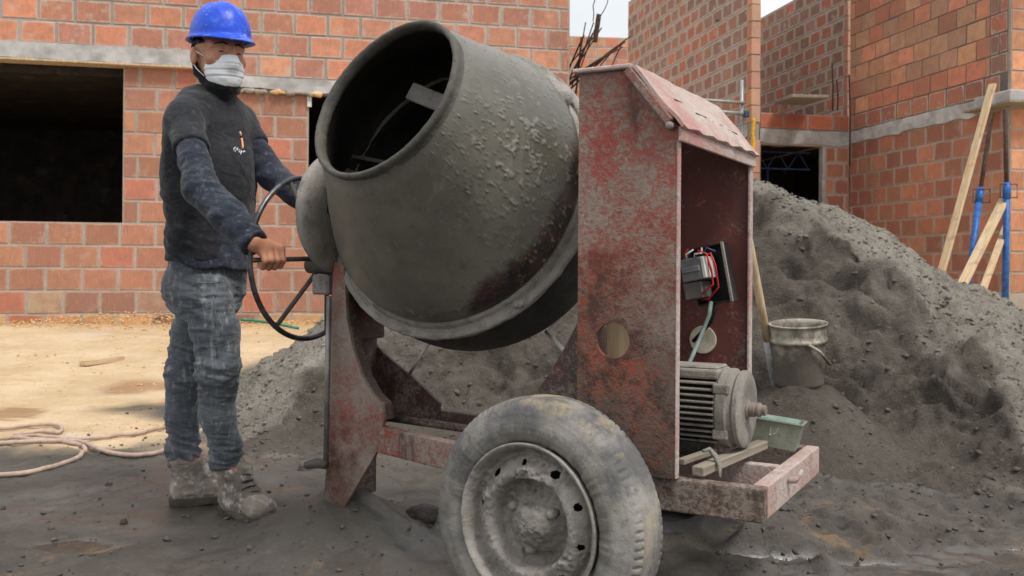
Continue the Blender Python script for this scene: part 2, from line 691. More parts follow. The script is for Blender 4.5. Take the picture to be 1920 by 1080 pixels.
def m_plain(name, rgb, rough=0.6, metal=0.0, var=0.25, spec=0.35, scale=20, bump=0.15):
    g = NM(name)
    v = g.co('World')
    n = g.noise(v, scale, 5, 0.62)
    k = c8(*rgb)
    dk = tuple(q * (1 - var) for q in k[:3]) + (1,)
    lt = tuple(min(1, q * (1 + var)) for q in k[:3]) + (1,)
    return g.done(g.mix(g.mr(n, 0.3, 0.7), dk, lt), rough, g.bump(n, bump, 0.004), metal, spec)


def m_wood(name, a=(176, 150, 118), b=(206, 184, 152)):
    g = NM(name)
    v = g.co('Object')
    n = g.noise(g.mapv(v, (14, 14, 1.0)), 4, 5, 0.6, 0.6)
    n2 = g.noise(v, 9, 5, 0.6)
    col = g.mix(g.mr(n, 0.3, 0.7), c8(*a), c8(*b))
    col = g.mix(g.mr(n2, 0.52, 0.72, 0, 0.6), col, c8(132, 120, 106))
    return g.done(col, 0.85, g.bump(n, 0.4, 0.003), spec=0.2)


def m_cloth(name, a, b, dust, dust_amt=0.4, wave=900, rough=0.95, streak=False, fine=1.0):
    g = NM(name)
    v = g.co('World')
    n1 = g.noise(v, 7, 6, 0.64)
    n2 = g.noise(g.mapv(v, (1.0, 1.0, 0.25)) if streak else v, 34 * fine, 6, 0.68)
    n3 = g.noise(v, 220, 3, 0.7)
    n4 = g.noise(g.mapv(v, loc=(4, 2, 9)), 11 * fine, 7, 0.74)
    col = g.mix(g.mr(n1, 0.3, 0.7), c8(*a), c8(*b))
    col = g.mix(g.mr(n2, 0.5, 0.78, 0, dust_amt), col, c8(*dust))
    col = g.mix(g.mr(n4, 0.55, 0.72, 0, dust_amt * 0.8), col, c8(*dust))
    col = g.mix(g.mr(g.noise(v, 90, 3, 0.6), 0.68, 0.80, 0, dust_amt * 0.7), col, c8(*[min(255, q + 40) for q in dust]))
    w = g.n('TexWave')
    g.put(w.inputs['Vector'], v)
    w.inputs['Scale'].default_value = wave
    h = g.ma('ADD', g.ma('MULTIPLY', n3, 0.35), g.ma('MULTIPLY', n2, 0.8))
    wr = g.noise(g.mapv(v, (1, 1, 3.0) if streak else (1.2, 1.2, 1.8), (2, 5, 1), (0.3, 0.2, 0)), 9, 2, 0.5, 0.8)
    rg_ = g.ma('ABSOLUTE', g.ma('SUBTRACT', wr, 0.5))
    nb = g.bump(g.mr(rg_, 0.0, 0.2), 0.22, 0.010)
    return g.done(col, rough, g.bump(h, 0.3, 0.003, nb), spec=0.12, **{'Sheen Weight': 0.15})


M = {}
M['brick_fresh'] = m_brick(0.85, 'brick_fresh')
M['brick_plain'] = m_brick(0.4, 'brick_plain')
M['brick_smeared'] = m_brick(1.0, 'brick_smeared')
M['brick_clean'] = m_brick(0.12, 'brick_clean')
M['mortar'] = m_mortar()
M['mortar_dark'] = m_mortar('dark_mortar', 0.62)
M['concrete'] = m_concrete()
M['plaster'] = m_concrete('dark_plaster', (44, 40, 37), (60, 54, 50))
M['ground'] = m_ground()
M['sand'] = m_sand()
M['red'] = m_painted('red_paint', c8(132, 64, 54), c8(152, 98, 90), 0.66, 0.5)
M['red_panel'] = m_painted('red_panel_paint', c8(140, 62, 50), c8(156, 100, 90), 0.67, 0.3, (0.95, 0.62))
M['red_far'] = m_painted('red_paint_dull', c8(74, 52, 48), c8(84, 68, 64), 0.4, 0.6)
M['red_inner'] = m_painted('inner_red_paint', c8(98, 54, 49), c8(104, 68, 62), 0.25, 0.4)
M['pink'] = m_painted('faded_lit_red_paint', c8(172, 120, 111), c8(198, 166, 158), 0.66, 0.15, pale=True)  # faded paint, made paler still for the light on roof and end faces
M['grimy'] = m_painted('muddy_red_paint', c8(88, 58, 49), c8(92, 78, 71), 0.68, 0.7)
M['crust'] = m_crust('cement_crust', (121, 117, 110), (158, 153, 146), (87, 83, 77))
M['crust_dark'] = m_crust('damp_cement_crust', (70, 68, 62), (96, 93, 86), (52, 50, 46), 0.6)
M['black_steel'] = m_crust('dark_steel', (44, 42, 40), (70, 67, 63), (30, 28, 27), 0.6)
M['steel'] = m_plain('bare_steel', (128, 126, 124), 0.45, 0.6, 0.3)
M['gi_pipe'] = m_plain('galvanised_pipe', (150, 150, 150), 0.5, 0.4, 0.25)
M['blue_steel'] = m_plain('blue_prop_paint', (38, 92, 160), 0.5, 0.0, 0.35)
M['rust'] = m_plain('rusty_steel', (70, 52, 43), 0.85, 0.0, 0.4)
M['wood'] = m_wood('pale_timber')
M['wood_grey'] = m_wood('grey_timber', (122, 113, 101), (158, 148, 133))
M['hose'] = m_plain('dusty_hose', (172, 150, 136), 0.7, 0.0, 0.2)
M['white_plastic'] = m_plain('white_plastic', (196, 194, 186), 0.55, 0.0, 0.15)
M['black_plastic'] = m_plain('black_plastic', (34, 34, 36), 0.45, 0.0, 0.2)
M['yellow'] = m_plain('yellow_conduit', (220, 168, 40), 0.55, 0.0, 0.2)
M['green'] = m_plain('green_plastic', (40, 120, 92), 0.5)


def copy_tree(o, parent=None):
    c = o.copy()
    COL.objects.link(c)
    c.parent = parent
    for ch in list(o.children):
        copy_tree(ch, c)
    return c
# ================================================================== ground
PILE = np.array([0.89, 6.3])


def ground_z(x, y):
    x, y = np.asarray(x, float), np.asarray(y, float)
    z = 0.15 * np.exp(-((x + 0.52) ** 2 + (y - 2.97) ** 2) / (2 * 0.17 ** 2))
    z = z + 0.15 * sstep(5.5, 9.6, y)
    z = z + 0.16 * sstep(2.0, 5.0, x) * sstep(6.5, 10.5, y)
    z = z + 0.07 * sstep(9.2, 10.0, y - 0.22 * (x + 4.45)) * (x < 1)
    pp = np.stack([x, y, 0 * x], -1).reshape(-1, 3)
    z = z + 0.11 * np.exp(-((x - 0.62) ** 2 / 0.16 + (y - 2.98) ** 2 / 0.09))
    near = (sstep(5.4, 4.4, y) * (np.abs(x) < 4.5)).ravel()
    man_ = np.exp(-((pp[:, 0] + 0.95) ** 2 / 0.25 + (pp[:, 1] - 3.3) ** 2 / 0.08))
    n = (0.022 * fbm(pp * 2.2, 4, 3) + 0.010 * fbm(pp * 9.0, 4, 5)) * (1 - 0.75 * man_)
    wob = pp + 0.10 * np.stack([fbm(pp * 3, 2, 33), fbm(pp * 3, 2, 34), 0 * pp[:, 0]], -1)
    rid = (1 - np.abs(fbm(wob * np.array([4.2, 3.0, 1]), 4, 31)) * 2.6).clip(-0.2, 1)
    right = sstep(0.3, 1.0, pp[:, 0])
    n = n + near * (1 - 0.8 * man_) * ((0.010 + 0.026 * right) * (rid - 0.35) + (0.007 + 0.012 * right) * fbm(pp * 22, 4, 8) + 0.020 * right * (np.abs(fbm(wob * 8, 3, 35)) - 0.2))
    return z + n.reshape(x.shape)


def build_ground():
    def spaced(a, b, fine0, fine1, n, far):
        c = np.linspace(fine0, fine1, n)
        st = c[1] - c[0]
        out, s_, q = [], st, fine1
        while q < b:
            s_ = min(s_ * 1.25, far)
            q += s_
            out.append(q)
        lo, s_, q = [], st, fine0
        while q > a:
            s_ = min(s_ * 1.25, far)
            q -= s_
            lo.append(q)
        return np.array(lo[::-1] + list(c) + out)
    xs = spaced(-400, 400, -2.4, 3.0, 420, 40)
    ys = spaced(-30, 700, 2.4, 5.6, 270, 40)
    X, Y = np.meshgrid(xs, ys, indexing='ij')
    Z = ground_z(X, Y)
    # trodden mud: shallow prints and ridges near the camera
    pp = np.stack([X.ravel(), Y.ravel(), 0 * X.ravel()], -1)
    near = (sstep(5.2, 4.2, Y) * (np.abs(X) < 4)).ravel()
    wet = 0.75 * sstep(-0.08, 0.22, fbm(pp * 1.5, 4, 41)) * near
    yel = sstep(4.35, 4.95, pp[:, 1] + 0.55 * fbm(pp * 1.1, 4, 21) + 0.12 * fbm(pp * 8, 3, 22))
    dp = np.hypot((pp[:, 0] - PILE[0]) * 0.9, pp[:, 1] - PILE[1])
    yel *= sstep(2.62, 2.95, dp + 0.35 * fbm(pp * 1.6, 3, 23))
    wet = np.maximum(wet, 0.0)
    puddle = np.zeros(len(pp))
    for (u, v, Yd, rx, ry) in ((140, 1022, 2.92, 0.16, 0.07), (1860, 1040, 2.86, 0.26, 0.09), (1500, 1052, 2.74, 0.25, 0.05), (1690, 1062, 2.74, 0.22, 0.05), (20, 778, 5.5, 0.22, 0.22), (275, 738, 6.5, 0.33, 0.28), (960, 1015, 2.98, 0.2, 0.06)):
        q = P(u, v, Yd)
        d = np.hypot((pp[:, 0] - q.x) / rx, (pp[:, 1] - q.y) / ry)
        puddle = np.maximum(puddle, sstep(1.25, 0.8, d + 0.5 * fbm(pp * 9, 3, 51)))
    wet = np.maximum(wet, puddle)
    zz = Z.ravel()
    flat = 0.02 * fbm(pp * 0.7, 2, 3)
    zz = zz * (1 - puddle) + puddle * (zz * 0.25 + 0.75 * np.where(pp[:, 1] > 4.8, ground_z(pp[:, 0], pp[:, 1]), flat - 0.008))
    nx, ny = len(xs), len(ys)
    I = np.arange(nx * ny).reshape(nx, ny)
    F = np.stack([I[:-1, :-1], I[1:, :-1], I[1:, 1:], I[:-1, 1:]], -1).reshape(-1, 4)
    V = np.stack([pp[:, 0], pp[:, 1], zz], -1)
    me = mesh_from('ground', V, F, M['ground'])
    me.attributes.new('yellow', 'FLOAT', 'POINT').data.foreach_set('value', yel.astype(np.float32))
    me.attributes.new('wet', 'FLOAT', 'POINT').data.foreach_set('value', wet.astype(np.float32))
    tag(obj('ground', me), kind='structure')


build_ground()


def pile_z(x, y):
    x, y = np.asarray(x, float), np.asarray(y, float)
    pp = np.stack([x.ravel(), y.ravel(), 0 * x.ravel()], -1)
    w = (0.16 * fbm(pp * 0.9, 3, 61)).reshape(x.shape)
    rho = np.hypot((x - PILE[0]) * np.where(x < PILE[0], 0.98, 0.86), y - PILE[1]) + w * 0.8
    h = 1.92 - 0.68 * np.sqrt(rho ** 2 + 0.15)
    h = np.where(h < 0.14, 0.14 * np.exp((h - 0.14) / 0.14), h)
    # the near side has been dug away: steep concave faces
    cut = np.full(x.shape, 9.0)
    for (cx, cy, r0, sl_) in ((1.02, 3.35, 1.12, 1.05), (-0.35, 3.55, 1.2, 0.85), (0.5, 3.3, 1.0, 0.9)):
        d = np.hypot(x - cx, (y - cy)) + 0.9 * w
        cut = np.minimum(cut, 0.02 + sl_ * np.maximum(d - r0, 0) + 0.10 * np.maximum(d - r0 * 0.6, 0))
    h = h + 0.05 * np.exp(-np.abs(h - cut) / 0.06) * (h > cut)
    k = 0.02
    hh = np.maximum(k - np.abs(h - cut), 0) / k
    out = np.minimum(h, cut) - hh * hh * k / 4
    damp = sstep(-0.06, 0.10, h - cut + 0.16 * fbm(pp * 5.0, 4, 62).reshape(x.shape))
    return out, damp


BUCKET = P(1499, 722, 4.42)


def build_pile():
    xs = np.arange(-2.7, 4.2, 0.0125)
    ys = np.concatenate([np.arange(3.0, 6.5, 0.0125), np.arange(6.5, 9.2, 0.06)])
    X, Y = np.meshgrid(xs, ys, indexing='ij')
    h, damp = pile_z(X, Y)
    pp = np.stack([X.ravel(), Y.ravel(), h.ravel()], -1)
    g = ground_z(X, Y).ravel()
    hf = h.ravel()
    amp = sstep(0.02, 0.35, hf)
    wq = pp + 0.06 * np.stack([fbm(pp * 4, 2, 81), fbm(pp * 4, 2, 82), fbm(pp * 4, 2, 83)], -1)
    lump = fbm(pp * 3.0, 3, 71)
    bil = np.abs(fbm(wq * 6.5, 3, 72))
    bil2 = np.abs(fbm(wq * 16.0, 3, 73))
    bil3 = np.abs(fbm(pp * 38.0, 2, 76))
    pit = np.clip(fbm(wq * 4.6, 3, 75) - 0.12, 0, 1)
    dfl = damp.ravel()
    tt = hf * 7.0 + 2.2 * fbm(pp * np.array([2.2, 2.2, 0.6]), 3, 84)
    fr_ = tt - np.floor(tt)
    ledge = sstep(0.0, 0.75, fr_) - sstep(0.80, 1.0, fr_)
    dry = 1 - dfl
    sat = lambda q, k: k * np.tanh(q / k)
    dz = amp * (0.075 * lump + 0.085 * sat(bil - 0.2, 0.18) + (0.045 + 0.02 * dry) * sat(bil2 - 0.2, 0.16) + 0.022 * sat(bil3 - 0.2, 0.15) - 0.13 * sat(pit, 0.35) + 0.055 * dfl * (ledge - 0.4))
    z = hf + dz + 0.02 * (bil2 - 0.2) * (1 - amp)
    gx, gy = np.gradient(h, xs, ys)
    nrm = np.stack([-gx.ravel(), -gy.ravel(), np.ones(h.size)], -1)
    nrm /= np.linalg.norm(nrm, axis=1, keepdims=True)
    sx_, sy_ = nrm[:, 0] * dz * 0.9, nrm[:, 1] * dz * 0.9
    z = hf + (z - hf) * (0.35 + 0.65 * nrm[:, 2])
    # a niche where the bucket stands, open towards the camera
    bx0, by0, bz0 = BUCKET
    ddx, ddy = X.ravel() - bx0, Y.ravel() - by0
    lat = np.abs(ddx - ddy * bx0 / by0)
    inn = sstep(0.24, 0.17, lat) * sstep(0.20, 0.12, ddy)
    lim_ = bz0 - g + 0.06 + 0.035 + 0.05 * fbm(pp * 9, 2, 88) + np.minimum(0, ddy + 0.14) * 0.4
    z = np.where(z > lim_, z * (1 - inn) + lim_ * inn, z)
    bd2 = np.hypot(ddx, ddy)
    z = np.where(bd2 < 0.7, np.maximum(z, bz0 - g + 0.035 - 0.005 + 0.03 * fbm(pp * 11, 3, 89) - 0.75 * np.maximum(bd2 - 0.13, 0)), z)
    z = g * 1.0 + z - 0.035
    nx, ny = len(xs), len(ys)
    I = np.arange(nx * ny).reshape(nx, ny)
    F = np.stack([I[:-1, :-1], I[1:, :-1], I[1:, 1:], I[:-1, 1:]], -1).reshape(-1, 4)
    keep = ((z - g).reshape(nx, ny) > -0.012)
    kf = keep[:-1, :-1] | keep[1:, :-1] | keep[1:, 1:] | keep[:-1, 1:]
    F = F[kf.ravel()]
    V = np.stack([X.ravel() + sx_, Y.ravel() + sy_, z], -1)
    used = np.unique(F)
    remap = np.full(len(V), -1)
    remap[used] = np.arange(len(used))
    dm = np.clip(damp.ravel() * 0.92 + 0.3 * fbm(pp * 1.4, 3, 77) + 0.35 * sstep(0.45, 0.1, hf) + 1.2 * pit, 0, 1)  # darker too in the pits and low on the heap
    me = mesh_from('sand_heap', V[used], remap[F], M['sand'])
    me.attributes.new('damp', 'FLOAT', 'POINT').data.foreach_set('value', dm[used].astype(np.float32))
    # crumbs of caked sand lying on it
    b = bmesh.new()
    bmesh.ops.create_icosphere(b, subdivisions=1, radius=1.0)
    base = np.array([v.co[:] for v in b.verts])
    fc = np.array([[v.index for v in f.verts] for f in b.faces])
    b.free()
    vis_ = np.nonzero((hf > 0.03) & (Y.ravel() < 6.9) & keep.ravel())[0]
    n = 13000
    pr = (0.25 + 0.75 * dry[vis_]) / (0.25 + 0.75 * dry[vis_]).sum()
    pick = RNG.choice(vis_, n, p=pr)
    sz = 0.0040 + 0.017 * RNG.random(n) ** 5
    shp = 1 + 0.22 * RNG.standard_normal((n, len(base), 1))
    ang = RNG.random(n) * 6.283
    sc3 = np.stack([sz, sz * RNG.uniform(.6, 1.0, n), sz * RNG.uniform(.45, .8, n)], -1)
    Q = base[None] * shp * sc3[:, None]
    ca, sa = np.cos(ang)[:, None], np.sin(ang)[:, None]
    Q = np.stack([Q[..., 0] * ca - Q[..., 1] * sa, Q[..., 0] * sa + Q[..., 1] * ca, Q[..., 2]], -1)
    Q = Q + V[pick][:, None] + np.array([0, 0, 0.002])
    FF = fc[None] + (np.arange(n) * len(base))[:, None, None]
    mc = mesh_from('sand_crumbs', Q.reshape(-1, 3), FF.reshape(-1, 3), M['sand'])
    mc.attributes.new('damp', 'FLOAT', 'POINT').data.foreach_set('value', np.repeat(np.clip(dm[pick] - 0.25, 0, 1), len(base)).astype(np.float32))
    tag(obj('sand_crumbs', mc), 'crumbs of caked sand on the slopes of the heap', 'crumbs', kind='stuff')
    tag(obj('sand_heap', me), 'big grey heap of damp building sand behind the mixer', 'sand heap', kind='stuff')


build_pile()


M['clod'] = m_crust('mud_clod', (84, 79, 73), (112, 106, 99), (66, 61, 56), 0.95, 3.0)


def build_clods():
    """loose clods on mud and heap: nobody could count them"""
    b = bmesh.new()
    bmesh.ops.create_icosphere(b, subdivisions=1, radius=1.0)
    base = np.array([v.co[:] for v in b.verts])
    fc = np.array([[v.index for v in f.verts] for f in b.faces])
    b.free()
    Vs, Fs, k = [], [], 0
    n = 3200
    x = RNG.uniform(-2.2, 3.6, n)
    x[2200:] = RNG.uniform(0.4, 3.2, 1000)
    y = 2.6 + 3.6 * RNG.random(n) ** 1.4
    y[2200:] = RNG.uniform(2.6, 4.2, 1000)
    hz, _ = pile_z(x, y)
    gz = ground_z(x, y)
    for i in range(n):
        s_ = 0.0025 + 0.010 * RNG.random() ** 7
        if hz[i] > 0.1:
            s_ *= 1.2
        q = base * (1 + 0.3 * RNG.standard_normal((len(base), 1))) * s_ * np.array([1, RNG.uniform(.7, 1.2), RNG.uniform(.5, .9)])
        zz = gz[i] + (hz[i] - 0.03 if hz[i] > 0.06 else 0.004)
        Vs.append(q + np.array([x[i], y[i], zz]))
        Fs.append(fc + k)
        k += len(base)
    me = mesh_from('mud_clods', np.concatenate(Vs), np.concatenate(Fs), M['clod'], smooth=False)
    tag(obj('mud_clods', me), 'loose clods and grit on the trodden mud', 'clods', kind='stuff')


build_clods()


def build_bank():
    """crumbly yellow earth heaped along the foot of the house"""
    b = bmesh.new()
    bmesh.ops.create_icosphere(b, subdivisions=1, radius=1.0)
    base = np.array([v.co[:] for v in b.verts])
    fc = np.array([[v.index for v in f.verts] for f in b.faces])
    b.free()
    n = 5000
    s_ = RNG.uniform(-1.5, 4.2, n)
    off = np.abs(RNG.normal(0, 0.30, n)) + 0.02
    far_ = RNG.random(n) < 0.35
    off = np.where(far_, RNG.uniform(0.0, 4.5, n), off)
    x = A0_[0] + 0.976 * s_ + 0.2164 * off
    y = A0_[1] + 0.2164 * s_ - 0.976 * off
    k = np.exp(-((s_ - 1.6) / 0.8) ** 2)
    hgt = np.where(far_, 0, (0.03 + 0.10 * k) * np.exp(-(off / 0.28) ** 2) * RNG.random(n) ** 0.6)
    sz = np.where(far_, 0.004 + 0.010 * RNG.random(n) ** 5, 0.005 + 0.014 * RNG.random(n) ** 4)
    ok = (y > 4.9) & (np.hypot((x - PILE[0]) * 0.9, y - PILE[1]) > 2.9)
    x, y, hgt, sz = x[ok], y[ok], hgt[ok], sz[ok]
    n = len(x)
    Q = base[None] * (1 + 0.25 * RNG.standard_normal((n, len(base), 1))) * np.stack([sz, sz * RNG.uniform(.6, 1, n), sz * RNG.uniform(.5, .9, n)], -1)[:, None]
    Q = Q + np.stack([x, y, ground_z(x, y) + hgt], -1)[:, None]
    FF = fc[None] + (np.arange(n) * len(base))[:, None, None]
    me = mesh_from('earth_crumbs', Q.reshape(-1, 3), FF.reshape(-1, 3), M['earth'])
    tag(obj('earth_crumbs', me), 'crumbly yellow earth banked along the foot of the brick house', 'earth', kind='stuff')


A0_ = P(-60, 500, 9.9)
M['earth'] = m_crust('yellow_earth', (196, 160, 112), (220, 186, 138), (168, 128, 86), 0.95)
build_bank()

# ================================================================== brickwork
BL, BH, JT = 0.36, 0.241, 0.013


def brick_mesh(seed, mat):
    rr = random.Random(seed)
    b = bmesh.new()
    bmesh.ops.create_cube(b, size=1.0)
    for v in b.verts:
        v.co = Vector((v.co.x * (BL - JT), v.co.y * 0.07, v.co.z * (BH - JT)))
        v.co += Vector((rr.uniform(-.002, .002), 0, rr.uniform(-.002, .002)))
    front = [e for e in b.edges if all(v.co.y < 0 for v in e.verts)]
    bmesh.ops.bevel(b, geom=front, offset=rr.uniform(0.006, 0.011), segments=2, affect='EDGES', profile=0.5)
    for v in b.verts:
        if v.co.y < -0.02:
            v.co += Vector((rr.uniform(-.004, .004), rr.uniform(-.002, .002), rr.uniform(-.004, .004)))
    me = bpy.data.meshes.new('brick')
    b.to_mesh(me)
    b.free()
    me.materials.append(mat)
    return me


BRICKS = {k: [brick_mesh(100 + i, M[k]) for i in range(9)] for k in ('brick_fresh', 'brick_plain', 'brick_smeared', 'brick_clean')}
PAL = {
    'fresh': [(200, 136, 108), (208, 138, 108), (194, 126, 102), (212, 148, 116), (188, 124, 106), (196, 130, 114), (216, 138, 106)],
    'brown': [(180, 120, 94), (172, 112, 90), (186, 128, 100), (166, 108, 90), (192, 134, 104), (174, 116, 96), (200, 118, 96), (182, 122, 98), (174, 114, 92)],
    'deep': [(170, 92, 72), (160, 84, 68), (182, 108, 80), (178, 116, 88), (152, 84, 70), (188, 116, 88)],
    'weath': [(140, 104, 94), (160, 98, 84), (128, 96, 90), (184, 100, 78), (148, 110, 100), (166, 118, 100), (192, 106, 80), (136, 100, 94)],
    'new': [(210, 150, 112), (202, 140, 106), (214, 134, 104), (198, 150, 116), (188, 140, 114), (206, 120, 92), (176, 108, 86)],
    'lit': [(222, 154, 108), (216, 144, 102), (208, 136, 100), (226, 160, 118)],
}
N_BRICK = [0]


def put_brick(root, x, z, sx=1.0, sz=1.0, depth=None, pal='fresh', mat='brick_fresh', y=-0.006, rz=0.0, yoff=0.0, proud=0.0):
    me = random.choice(BRICKS[mat])
    o = bpy.data.objects.new('brick', me)
    COL.objects.link(o)
    o.parent = root
    sy = 1.0 if depth is None else depth / 0.07
    d = 0.07 * sy
    o.scale = (sx, sy, sz)
    o.rotation_euler = (random.gauss(0, .003), random.gauss(0, .004), rz + random.gauss(0, .004))
    o.location = (x + random.gauss(0, .0015), y + d / 2 - random.uniform(0.0, 0.004) - proud, z + random.gauss(0, .0015))
    k = random.choice(PAL[pal]) if isinstance(pal, str) else pal
    j = random.uniform(0.88, 1.1)
    k = c8(*[min(255, q * j) for q in k])
    o.color = (k[0], k[1], k[2], 1)
    N_BRICK[0] += 1
    return o


def courses(root, x0, x1, z0, nrows, holes=(), pal='fresh', mat='brick_fresh', stag=0.0, vis=None, bl=BL, jt=0.026):
    """running bond from x0 to x1, cut at the holes (x0, x1, z0, z1)"""
    for r in range(nrows):
        za = z0 + r * BH
        zc = za + BH / 2
        free = [(x0, x1)]
        for (a, b, c, d) in holes:
            if c - 0.02 < zc < d + 0.02:
                nf = []
                for (p, q) in free:
                    if b <= p or a >= q:
                        nf.append((p, q))
                        continue
                    if a - p > 0.02: nf.append((p, a))
                    if q - b > 0.02: nf.append((b, q))
                free = nf
        ph = stag + (0.5 * bl if r % 2 else 0.0) + random.uniform(-.02, .02)
        for (p, q) in free:
            k = math.floor((p - ph) / bl)
            while ph + k * bl < q:
                a, b = max(p, ph + k * bl), min(q, ph + (k + 1) * bl)
                k += 1
                if b - a < 0.05:
                    continue
                if vis is not None and not vis((a + b) / 2, zc):
                    continue
                pl = pal(r, (a + b) / 2) if callable(pal) else pal
                put_brick(root, (a + b) / 2, zc, (b - a - jt) / (BL - JT), (BH - jt * 0.8) / (BH - JT), None, pl, mat)


def wall_core(x0, x1, z0, z1, y0, y1, holes=()):
    """the mortar core of a wall with its openings left out; only its outer faces"""
    xs = sorted({x0, x1, *[h[0] for h in holes if x0 < h[0] < x1], *[h[1] for h in holes if x0 < h[1] < x1]})
    zs = sorted({z0, z1, *[h[2] for h in holes if z0 < h[2] < z1], *[h[3] for h in holes if z0 < h[3] < z1]})
    nx, nz = len(xs) - 1, len(zs) - 1
    fil = [[not any(h[0] - 1e-6 <= (xs[i] + xs[i + 1]) / 2 <= h[1] and h[2] <= (zs[j] + zs[j + 1]) / 2 <= h[3] for h in holes) for j in range(nz)] for i in range(nx)]
    mb = MB()
    f = lambda *q: mb.bm.faces.new([mb.bm.verts.new(p) for p in q])
    for i in range(nx):
        for j in range(nz):
            if not fil[i][j]:
                continue
            a, b, c, d = xs[i], xs[i + 1], zs[j], zs[j + 1]
            f((a, y0, c), (b, y0, c), (b, y0, d), (a, y0, d))
            f((a, y1, d), (b, y1, d), (b, y1, c), (a, y1, c))
            if i == 0 or not fil[i - 1][j]: f((a, y1, c), (a, y0, c), (a, y0, d), (a, y1, d))
            if i == nx - 1 or not fil[i + 1][j]: f((b, y0, c), (b, y1, c), (b, y1, d), (b, y0, d))
            if j == 0 or not fil[i][j - 1]: f((a, y1, c), (b, y1, c), (b, y0, c), (a, y0, c))
            if j == nz - 1 or not fil[i][j + 1]: f((a, y0, d), (b, y0, d), (b, y1, d), (a, y1, d))
    bmesh.ops.remove_doubles(mb.bm, verts=mb.bm.verts[:], dist=1e-5)
    return mb


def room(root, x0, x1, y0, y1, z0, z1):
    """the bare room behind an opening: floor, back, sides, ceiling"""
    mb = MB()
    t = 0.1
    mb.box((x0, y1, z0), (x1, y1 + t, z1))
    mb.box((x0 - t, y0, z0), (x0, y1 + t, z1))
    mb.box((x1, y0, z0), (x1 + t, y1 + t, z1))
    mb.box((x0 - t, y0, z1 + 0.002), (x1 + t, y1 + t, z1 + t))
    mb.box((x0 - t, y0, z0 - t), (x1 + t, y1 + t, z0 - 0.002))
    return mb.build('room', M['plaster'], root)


def rough_slab(name, root, x0, x1, y0, y1, z0, z1, mat, seed=0, n=None, jag=0.012):
    """a cast band with an uneven lower edge and face"""
    n = n or max(8, int((x1 - x0) / 0.05))
    xs = np.linspace(x0, x1, n)
    q = np.stack([xs * 4.0, 0 * xs + seed * 3.1, 0 * xs], -1)
    lo = z0 + jag * 2.0 * fbm(q, 4, seed + 80)
    hi = z1 + jag * 0.6 * fbm(q + 9, 3, seed + 81)
    md = jag * 0.6 * fbm(q + 19, 3, seed + 82)
    bm = bmesh.new()
    rows = []
    for i in range(n):
        rows.append([bm.verts.new(p) for p in ((xs[i], y1, lo[i]), (xs[i], y0, lo[i]), (xs[i], y0 - md[i], (lo[i] + hi[i]) / 2), (xs[i], y0, hi[i]), (xs[i], y1, hi[i]))])
    for a, b in zip(rows, rows[1:]):
        for k in range(5):
            bm.faces.new((a[k], a[(k + 1) % 5], b[(k + 1) % 5], b[k]))
    bm.faces.new(rows[0][::-1])
    bm.faces.new(rows[-1])
    mb = MB()
    mb._add(bm)
    return mb.build(name, mat, root)


# ---------------------------------------------------------------- the house on the left
A0 = P(-60, 500, 9.9)
PHI = R(12.5)
ZS = 1.287                                     # window sill
house = empty('brick_house', (A0.x, A0.y, 0), PHI)
tag(house, 'unfinished red brick house with a dark glassless window, behind the worker', 'house')
HLEN = 5.85


def on_wall(u, root_x, root_y, ang):
    """distance along a wall (its local x) at which the photograph's column u meets it"""
    k = (u - 960) / FPX
    c, s_ = math.cos(ang), math.sin(ang)
    return (k * root_y - root_x) / (c - k * s_)


hx = lambda u: on_wall(u, A0.x, A0.y, PHI)
x_win1 = hx(229)
x_door0, x_door1 = hx(577), hx(577) + 0.95
x_end = hx(1065)
x_lint = hx(412)
holes = [(-9.0, x_win1, ZS, 2.97), (x_door0, x_door1, ZS, 2.75)]
zt = 2.91
mb = wall_core(-2.0, x_end, -0.2, zt + 6 * BH, 0.0, 0.13, [(-9.0, x_win1, ZS, 2.97), (x_door0, x_door1, ZS, 2.75)])
mb.build('mortar_bed', M['mortar'], house)


def hpal(r, x):
    if r == 0:
        return random.choice([(214, 166, 112), (204, 144, 104), (218, 172, 118), (140, 98, 80), (204, 120, 86), (210, 170, 120)])
    if r == 1:
        return random.choice([(192, 112, 90), (150, 104, 88), (186, 160, 130), (186, 112, 92), (160, 128, 108)])
    if r >= 12:
        return 'fresh'
    return 'brown'


vis = lambda x, z: True
courses(house, -1.1, x_end, ZS - 5 * BH, 12, holes, hpal, 'brick_plain', 0.02, lambda x, z: z < zt - 0.12 or x < x_lint)
courses(house, -0.9, x_lint, 3.150, 5, [], 'fresh', 'brick_fresh', 0.10)
courses(house, x_lint, x_end, zt, 6, [], 'fresh', 'brick_fresh', 0.02)
rough_slab('lintel', house, -2.0, x_lint, -0.10, 0.10, 2.975, 3.143, M['concrete'], 1, jag=0.004)
MB().box((-2.0, -0.104, 2.950), (x_lint, 0.11, 2.972), 0.003).build('form_board', M['wood'], house)
rough_slab('lintel', house, x_lint + 0.004, x_end - 0.01, -0.045, 0.10, 2.765, 2.905, M['concrete'], 2, jag=0.02)
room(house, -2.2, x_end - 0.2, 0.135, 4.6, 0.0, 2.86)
MB().box((x_end - 0.13, 0.13, -0.2), (x_end, 5.0, zt + 5 * BH)).build('side_wall', M['mortar'], house)
